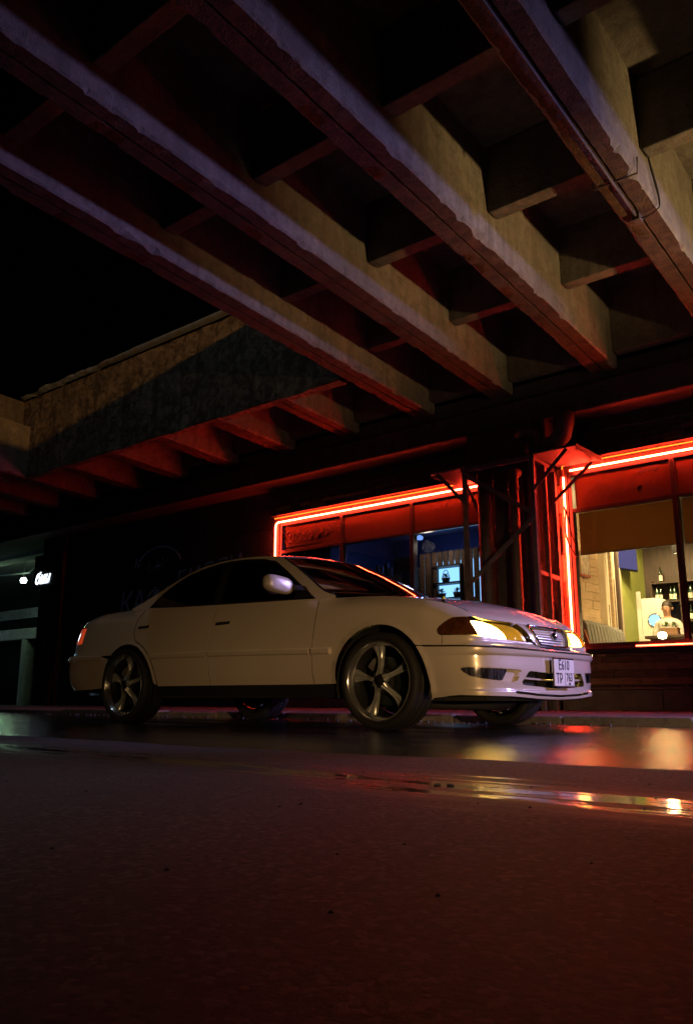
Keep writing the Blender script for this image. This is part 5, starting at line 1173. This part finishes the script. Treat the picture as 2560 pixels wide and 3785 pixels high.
# ---------------------------------------------------------------- greenhouse
APB = (-.395, .905); APT = (-.985, 1.238)
ROOFL = [(-.985, 1.238), (-1.10, 1.268), (-1.30, 1.287), (-1.52, 1.293), (-1.72, 1.287), (-1.90, 1.267), (-2.05, 1.230), (-2.17, 1.187)]
CPL = [(-2.17, 1.187), (-2.32, 1.122), (-2.456, 1.063), (-2.60, 1.006), (-2.75, .958)]
APL = [(-.395, .905), (-.487, .935), (-.66, 1.052), (-.82, 1.150), (-.985, 1.238)]
DLO = [(-.545, .886), (-.717, .998), (-.90, 1.123), (-1.025, 1.197), (-1.085, 1.226), (-1.20, 1.256), (-1.42, 1.277), (-1.60, 1.279), (-1.75, 1.270), (-1.90, 1.248), (-2.054, 1.215), (-2.16, 1.170), (-2.288, 1.103), (-2.40, 1.02), (-2.475, .950), (-2.0, .925), (-1.5, .909), (-1.0, .896)]
belt_line = [(-2.47, ztop(-2.47)-.004), (-2.0, ztop(-2.0)-.004), (-1.5, ztop(-1.5)-.004), (-1.0, ztop(-1.0)-.004), (-.478, ztop(-.478)-.004), (-.40, .875)]
sidepoly = APL + ROOFL[1:] + CPL[1:] + [(-2.72, .945)] + belt_line
def Gm(x, z): return G(x, z)
panel('greenhouse_frame', sidepoly, PT, car, holes=[DLO], fn=Gm, sp=.035, gap=0, fl=.03)
# black seal, windows
fr_w = [p for p in DLO if p[0] >= -1.60] ; rr_w = [p for p in DLO if p[0] < -1.60]
win_f = [(-.545, .886), (-.717, .998), (-.90, 1.123), (-1.025, 1.197), (-1.085, 1.226), (-1.20, 1.256), (-1.42, 1.277), (-1.585, 1.279), (-1.545, .909), (-1.0, .896)]
win_r = [(-1.66, 1.277), (-1.75, 1.270), (-1.90, 1.248), (-2.054, 1.215), (-2.16, 1.170), (-2.288, 1.103), (-2.40, 1.02), (-2.475, .950), (-2.0, .925), (-1.60, .911)]
panel('side_window', win_f, M['sideglass'], car, fn=Gm, sp=.06, gap=.012, fl=0, lift=-.006)
panel('side_window', win_r, M['sideglass'], car, fn=Gm, sp=.06, gap=.012, fl=0, lift=-.006)
panel('window_seal', DLO, M['black'], car, holes=[shrink(win_f, .016), shrink(win_r, .016)], fn=Gm, sp=.06, gap=-.002, fl=.0, lift=-.004)
def dl(path_): return resample(path_, .05, False)
strip_on(Gm, dl([(-.60, .923), (-.717, .999), (-.90, 1.124), (-1.025, 1.198), (-1.085, 1.227)]), .004, .006, 'window_trim', M['chrome'], car)
# fixed black corner triangle at the mirror
def poly_curve(pts):
    L_ = [0]
    for a, b in zip(pts, pts[1:]): L_.append(L_[-1] + math.hypot(b[0]-a[0], b[1]-a[1]))
    kx = [(l, p[0]) for l, p in zip(L_, pts)]; kz = [(l, p[1]) for l, p in zip(L_, pts)]
    def f(t):
        l = t*L_[-1]; return G(lerp_knots2(kx, l), lerp_knots2(kz, l))
    return f
def lerp_knots2(kn, t):
    if t <= kn[0][0]: return kn[0][1]
    for a, b in zip(kn, kn[1:]):
        if t <= b[0]: return a[1] + (b[1]-a[1])*(t-a[0])/(b[0]-a[0])
    return kn[-1][1]
apc, rfc, cpc = poly_curve(APL), poly_curve(ROOFL), poly_curve(CPL)
def header(u):
    y = 1-2*u; a = apc(1); return (a[0] + .055*(1-y*y), a[1]*y, a[2] + .038*(1-y*y))
def base_f(u):
    y = 1-2*u; a = apc(0); return (a[0] + .27*(1-y*y), a[1]*y, a[2] - .005*(1-y*y))
def rhead(u):
    y = 1-2*u; a = cpc(0); return (a[0] - .03*(1-y*y), a[1]*y, a[2] + .035*(1-y*y))
def rbase(u):
    y = 1-2*u; a = cpc(1); return (a[0] - .10*(1-y*y), a[1]*y, a[2] + .02*(1-y*y))
coons('windscreen', apc, lambda v: my(apc(v)), base_f, header, 24, 14, M['screenglass'], .0, lift=.0, flip=True)
coons('roof', rfc, lambda v: my(rfc(v)), header, rhead, 24, 26, PT, .012, lift=.001, flip=True)
coons('rear_window', cpc, lambda v: my(cpc(v)), rhead, rbase, 20, 10, M['sideglass'], 0, flip=True)
for fn_, nm in ((apc, 'windscreen_trim'),):
    pts = [Vector(fn_(t/12)) + Vector((.004, -.002, .004)) for t in range(13)]
    for sgn in (1, -1): raw(MB().tube([(p.x, p.y*sgn, p.z) for p in pts], .0065, 6), nm, M['chrome'] if sgn < 0 else M['black'], car)
def trside(v): s = -2.74 + (-3.62+2.74)*v; return PT_(s)
coons('trunk_lid', trside, lambda v: my(trside(v)), lambda u: (lambda a, y: (a[0]-.06*(1-y*y), a[1]*y, a[2]+.02*(1-y*y)))(PT_(-2.74), 1-2*u), lambda u: PRr(-3.62 + (2*S_REAR+2*3.62)*u, ztop(-3.62 + ((2*S_REAR+2*3.62)*u if u < .5 else (2*S_REAR+7.24)*(1-u)))), 30, 14, PT, .012, flip=True, lift=.001)
# cowl below the screen and shelf behind
raw(MB().box((-.62, -.70, .80), (-.16, .70, .868)), 'cowl', M['black'], car, False)
# ---------------------------------------------------------------- mirror
def mirror_shell(u, v):
    a = 2*math.pi*u; r_ = math.sin(math.pi*v)**.42; t = -math.cos(math.pi*v)
    ca, sa = math.cos(a), math.sin(a); ca = math.copysign(abs(ca)**.6, ca); sa = math.copysign(abs(sa)**.6, sa)
    y = -.985 + .112*r_*ca - .006; z = .979 + (.066 if sa > 0 else .056)*r_*sa - .014*ca*r_
    return (-.735 + .052*t + .02*ca*r_, y, z)
for sgn in (1, -1):
    m = MB().grid(28, 14, lambda u, v: (lambda q: (q[0], q[1]*sgn, q[2]))(mirror_shell(u, v))); o = raw(m, 'wing_mirror', PT, car)
    m = MB().prism([(-.70, .945), (-.62, .945), (-.66, .985), (-.72, .985)], sgn*-.90, sgn*-.79); raw(m, 'mirror_stem', M['black'], o, False)
    gl_ = MB().lathe([(0, 0), (.05, 0), (.052, .004)], (-.788, sgn*-.985, .972), 'x', 24); gm = raw(gl_, 'mirror_glass', M['chrome'], o); gm.data.transform(Matrix.Translation((-.788, sgn*-.985, .972)) @ Matrix.Diagonal((1, 1.9, 1.05, 1)) @ Matrix.Translation((.788, -sgn*-.985, -.972)))
    tri = MB().add([(-.53, sgn*-.835, .892), (-.73, sgn*-.828, .897), (-.725, sgn*-.795, .992)], [(0, 1, 2)]); raw(tri, 'mirror_base', M['black'], car, False)
# small yellow and black marker standing on the near front wing
q = Vector(P(.47, ztop(.47)))
raw(MB().lathe([(.019, -.006), (.017, .004), (.012, .012)], (q.x, q.y+.03, q.z+.004), 'z', 14), 'washer_base', M['black'], car)
raw(MB().lathe([(.0115, .012), (.009, .024), (.004, .032), (0, .033)], (q.x, q.y+.03, q.z+.004), 'z', 14), 'washer_tip', M['yellow'], car)
# ---------------------------------------------------------------- number plate
px = .915
pf = MB().box((px-.012, -.155, .268), (px, .155, .458)); pf = raw(pf, 'plate_frame', M['chrome'], car, False); pf.modifiers.new('b', 'BEVEL').width = .004
pb = raw(MB().box((px+.0005, -.145, .278), (px+.003, .145, .448)), 'number_plate', M['plate'], pf, False)
RP = (math.pi/2, 0, math.pi/2)
def pt_text(t, size, y, z):
    o = text_mesh('plate_letters', t, size, M['ink'], (px+.0035, y, z), RP, None, extrude=.0006, offset=.0012); o.parent = pb; o.scale = (.86, 1, 1); return o
pt_text('Е610', .088, -.005, .408); pt_text('ТР', .088, -.075, .322); pt_text('763', .070, .070, .330); pt_text('RUS', .018, .070, .292)
m = MB()
for a, b in (((.004, .281), (.140, .2835)), ((.004, .360), (.140, .3625)), ((.004, .281), (.0065, .3625)), ((.1375, .281), (.140, .3625))): m.box((px+.003, a[0], a[1]), (px+.0042, b[0], b[1]))
raw(m, 'region_box', M['ink'], pb, False)
# ---------------------------------------------------------------- wheels
def wheel(x, y, rot, near):
    """outer face towards -y for the near side; parts: tyre, rim (> spokes, nuts, cap), brake disc"""
    sg_ = 1 if near else -1; zc = .310
    def L(prof, name, mt, parent, n=56):
        m = MB().lathe([(r, h*sg_) for r, h in prof], (x, y, zc), 'y', n); o = raw(m, name, mt, parent); auto_smooth(o, 35); return o
    ty = L([(.246, .012), (.256, -.002), (.266, -.010), (.282, -.013), (.297, -.007), (.306, .010), (.3095, .024), (.310, .050), (.304, .053), (.304, .060), (.310, .063), (.310, .105), (.304, .108), (.304, .117), (.310, .120), (.310, .165), (.304, .168), (.304, .175), (.310, .178), (.309, .198), (.300, .215), (.28, .224), (.25, .215), (.24, .20)], 'tyre', M['rubber'], car)
    tt = MB()
    for k in range(64):                           # tread blocks' cross grooves
        a = 2*math.pi*k/64; ca, sa = math.cos(a), math.sin(a); tn = Vector((-sa, 0, ca)); rd = Vector((ca, 0, sa))
        for h0, h1 in ((.022, .048), (.180, .200)):
            c0 = Vector((x, y+h0*sg_, zc)) + rd*.3094; c1 = Vector((x, y+h1*sg_, zc)) + rd*.3098
            tt.add([c0-tn*.0022, c0+tn*.0022, c1+tn*.0022+tn*.004, c1-tn*.0022+tn*.004, c0-tn*.0022+rd*.0012, c0+tn*.0022+rd*.0012, c1+tn*.0062+rd*.0012, c1+tn*.0018+rd*.0012], [(4,5,6,7),(0,4,7,3),(1,2,6,5),(0,1,5,4),(3,7,6,2)])
    raw(tt, 'tread_ribs', M['rubber'], ty, False)['kind'] = 'stuff'
    rim = L([(.252, .012), (.2545, .004), (.2545, -.004), (.250, -.0065), (.246, -.004), (.241, .006), (.233, .020), (.227, .034)], 'rim', M['lip'], car)
    L([(.227, .034), (.222, .060), (.218, .066), (.214, .10), (.21, .20)], 'rim_barrel', M['black'], rim)  # barrel coloured black so the gaps between spokes read as shade
    for k in range(5):
        a0 = math.radians(rot + 72*k); m = MB(); nr, nw = 12, 8
        def sp_(u, v):
            r = .040 + (.232-.040)*u; w = lerp_knots([(0, .026), (.18, .015), (.42, .016), (.7, .026), (.9, .040), (1, .050)], u)
            t = (v-.5)*2; h = .030 + .022*math.sin(math.pi*min(1, u*.95))**1.2 + .012*u - .018*(1-u)**2
            ridge = .010*abs(t)**1.5*(1-.3*u) - .004*(abs(t) < .2)
            hh = h - .006 + (.010-ridge*1.6 if False else ridge*-.9) + .016*abs(t)**4
            an = a0 + math.atan2(t*w, r)*1.0; q = math.hypot(r, t*w)
            return (x + q*math.cos(an), y + hh*sg_, zc + q*math.sin(an))
        m.grid(nr, nw, sp_)
        b = len(m.v)
        edge = [(i, 0) for i in range(nr+1)] + [(i, nw) for i in range(nr, -1, -1)]
        ev = [Vector(sp_(i/nr, j/nw)) for i, j in edge]; m.add(ev + [v + Vector((0, .022*sg_, 0)) for v in ev], [(i, i+1, i+1+len(ev), i+len(ev)) for i in range(len(ev)-1)])
        o = raw(m, 'spoke', M['gun'], rim); auto_smooth(o, 40)
        an = a0 + math.radians(36); L_ = .058
        raw(MB().lathe([(0, .020*sg_), (.009, .022*sg_), (.011, .036*sg_), (.013, .050*sg_)], (x+L_*math.cos(an), y, zc+L_*math.sin(an)), 'y', 10), 'lug_nut', M['chrome'], rim)
    L([(0, .018), (.020, .019), (.030, .024), (.034, .032), (.036, .05)], 'centre_cap', M['black'], rim, 28)
    ts = text_mesh('cap_logo', 'S', .038, M['chrome'], (0, 0, 0), (math.pi/2, 0, 0) if near else (math.pi/2, 0, math.pi), None, extrude=.0008); ts.parent = rim; ts.location = (x, y+.0175*sg_, zc)
    L([(.034, .045), (.075, .046), (.078, .07)], 'hub', M['under'], rim, 28)
    rv = MB()
    for k in range(30):
        an = 2*math.pi*(k+.5)/30; rv.lathe([(0, .026*sg_), (.0035, .028*sg_), (.0042, .036*sg_)], (x+.2285*math.cos(an), y, zc+.2285*math.sin(an)), 'y', 6)
    raw(rv, 'rim_rivets', M['chrome'], rim)['kind'] = 'stuff'
    L([(.06, .098), (.155, .098), (.158, .102), (.158, .12), (.06, .12)], 'brake_disc', M['disc'], car, 48)
    L([(0, .19), (.20, .195), (.205, .20)], 'wheel_glow_block', M['under'], car, 32)  # disc added to block the red glow through the far wheels
    cal = MB(); a0 = math.radians(125 if near else 40)
    cal.add([(x+r*math.cos(a0+d), y+h*sg_, zc+r*math.sin(a0+d)) for h in (.075, .14) for r, d in ((.10, -.42), (.168, -.36), (.172, 0), (.168, .36), (.10, .42))], [(0,1,2,3,4),(9,8,7,6,5),(0,5,6,1),(1,6,7,2),(2,7,8,3),(3,8,9,4),(4,9,5,0)])
    raw(cal, 'caliper', M['steel'], car, False)
for x, rt in ((.045, 99), (-2.655, 91)):
    wheel(x, -.862, rt, True); wheel(x, .862, rt+20, False)
# wheel housings, floor pan, engine bay block, cabin
for c in (ARCH_F, ARCH_R):
    for sgn in (1, -1):
        m = MB(); n = 20; vs = []
        for k in range(n+1):
            a = math.radians(-14 + 208*k/n); vs += [(c[0]+(c[2]+.002)*math.cos(a), sgn*.845, c[1]+(c[2]+.002)*math.sin(a)), (c[0]+(c[2]+.002)*math.cos(a), sgn*.56, c[1]+(c[2]+.002)*math.sin(a))]
        m.add(vs, [(2*k, 2*k+1, 2*k+3, 2*k+2) for k in range(n)]); m.add([vs[2*k+1] for k in range(n+1)], [tuple(range(n+1))]); raw(m, 'wheel_housing', M['under'], car, False)
raw(MB().box((-3.35, -.62, .20), (.62, .62, .34)), 'floor_pan', M['under'], car, False)
raw(MB().box((-2.22, -.80, .205), (-.35, .80, .33)), 'floor_side', M['under'], car, False)
raw(MB().box((-.45, -.55, .34), (.70, .55, .60)), 'engine_bay', M['under'], car, False)
raw(MB().box((.30, -.66, .185), (.72, .66, .24)), 'splash_shield', M['under'], car, False)
raw(MB().box((-3.60, -.55, .34), (-2.35, .55, .86)), 'boot_block', M['under'], car, False)
raw(MB().box((-2.30, -.76, .34), (-.50, .76, .42)), 'cabin_floor', M['under'], car, False)
raw(MB().box((-.78, -.70, .62), (-.46, .70, .88)), 'dashboard', M['black'], car, False)
raw(MB().tube([(-3.3, -.45, .27), (-3.72, -.45, .265)], .04, 12), 'exhaust_pipe', M['chrome'], car)
raw(MB().tube([(.1, -.40, .16), (.35, .0, .15), (.30, .42, .17)], .03, 8), 'anti_roll_bar', M['under'], car)
for y in (-.37, .37):
    for x in (-1.15, -2.05):
        st_ = raw(MB().prism([(x-.10, .60), (x-.20, 1.02), (x-.28, 1.04), (x-.24, .5), (x+.25, .42), (x+.28, .55)], y-.25, y+.25), 'seat', M['black'], car, False)
        raw(MB().prism([(x-.22, 1.05), (x-.20, 1.16), (x-.27, 1.17), (x-.29, 1.06)], y-.12, y+.12), 'headrest', M['black'], st_, False)
raw(MB().tube([(-.86+.07*math.cos(a)*.4, .37+.18*math.sin(a), .84+.17*math.cos(a)) for a in [2*math.pi*k/20 for k in range(20)]], .014, 6, closed=True), 'steering_wheel', M['black'], car)
raw(MB().box((-.86, -.06, 1.15), (-.84, .06, 1.19)), 'rear_view_mirror', M['black'], car, False)
# ================================================================ inferred and added lamps beyond the frame
t = thing('light_box_sign', 'lilac lit advertising box on posts beside the road beyond the right edge', 'sign', (SIGN_POS[0], SIGN_POS[1], 0))
x, y, z = SIGN_POS
MB().box((x, y-.4, z-.3), (x+.15, y+.4, z+.3)).build('box', M['steel_dark'], t); MB().box((x-.004, y-.36, z-.26), (x-.001, y+.36, z+.26)).build('lit_face', M['ledsign'], t)
for dy in (-.3, .3): MB().box((x+.04, y+dy-.04, 0), (x+.11, y+dy+.04, z-.3)).build('post', M['steel_dark'], t)
lamp('sign_light', 'AREA', (x-.03, y, z), 190, (.50, .41, 1), .4, (-2.8, 5.6, 1.35), parent=t).data.spread = math.radians(68)
t = thing('wall_uplighter', 'warm uplighter on a post on the pavement beyond the right edge', 'lamp', (UPLIGHT_POS[0], UPLIGHT_POS[1], 0))
x, y, z = UPLIGHT_POS
MB().box((x+.05, y-.1, z-.14), (x+.2, y+.1, z+.04)).build('housing', M['steel_dark'], t); MB().box((x+.09, y-.03, .06), (x+.15, y+.03, z-.14)).build('stand', M['steel_dark'], t)
lamp('uplight', 'SPOT', (x, y, z), 820, (1, .62, .23), .07, (-2.8, 7.1, 4.9), 58, 1.0, parent=t)
def helper(pos, label, energy, target, cone):  # unseen low lamps added to light the car's side
    x, y, z = pos
    t = thing('helper_lamp', label, 'lamp', (x, y, 0), 'bollard lamps along the near side of the road')
    MB().lathe([(.06, 0), (.06, z-.1), (.05, z-.09), (.05, z+.03)], (x, y-.12, 0), 'z', 16).build('post', M['steel_dark'], t, smooth=True); MB().lathe([(.075, z+.05), (.07, z+.09), (0, z+.11)], (x, y-.12, 0), 'z', 16).build('cap', M['steel_dark'], t, smooth=True)
    lamp('helper_light', 'SPOT', pos, energy, (1, .58, .24), .07, target, cone, 1.0, parent=t)
helper(HELPER_R_POS, 'warm bollard lamp behind the viewer, right of the camera', 2100, (-1.8, 4.3, -.05), 29)
helper(HELPER_L_POS, 'warm bollard lamp behind the viewer, left of the camera', 140, (-6.2, 4.3, -.6), 46)
t = thing('street_lamp', 'sodium street lamp standing on the overpass deck', 'street lamp', (SODIUM_POS[0], SODIUM_POS[1], 0))
x, y, z = SODIUM_POS
MB().tube([(x+.8, y, 0), (x+.8, y, z-.3), (x+.6, y, z), (x, y, z+.06)], .06, 10).build('pole', M['steel_dark'], t); MB().box((x-.3, y-.1, z+.02), (x+.2, y+.1, z+.1)).build('head', M['steel_dark'], t)
lamp('sodium_light', 'POINT', (x, y, z-.06), 4600, (1, .41, .065), .12, parent=t)
t = thing('mast_lamp', 'cold white lamp on a mast standing on the overpass deck', 'street lamp', (WHITE_POS[0]+2, WHITE_POS[1], 5.9))
x, y, z = WHITE_POS
MB().tube([(x+2, y, 5.9), (x+2, y, z-.2), (x+1.7, y, z+.1), (x, y, z+.14)], .06, 10).build('pole', M['steel_dark'], t); MB().box((x-.25, y-.1, z+.04), (x+.2, y+.1, z+.12)).build('head', M['steel_dark'], t)
lamp('mast_light', 'POINT', (x, y, z), 170, (.70, .90, 1), .1, parent=t)
t = thing('deck_lamp', 'shaded lamp hung under the overpass over the dry lane, above the frame', 'lamp', DECK_POS)
x, y, z = DECK_POS
MB().lathe([(.16, -.02), (.14, .06), (.05, .12), (0, .12)], (x, y, z), 'z', 20).build('shade', M['steel_dark'], t, smooth=True); MB().tube([(x, y, z+.12), (x, y, 5.4)], .015, 6).build('rod', M['steel_dark'], t)
lamp('deck_light', 'SPOT', (x, y, z-.03), 105, (1, .76, .72), .08, (x-.1, y-.05, 0), 66, 1.0, parent=t)
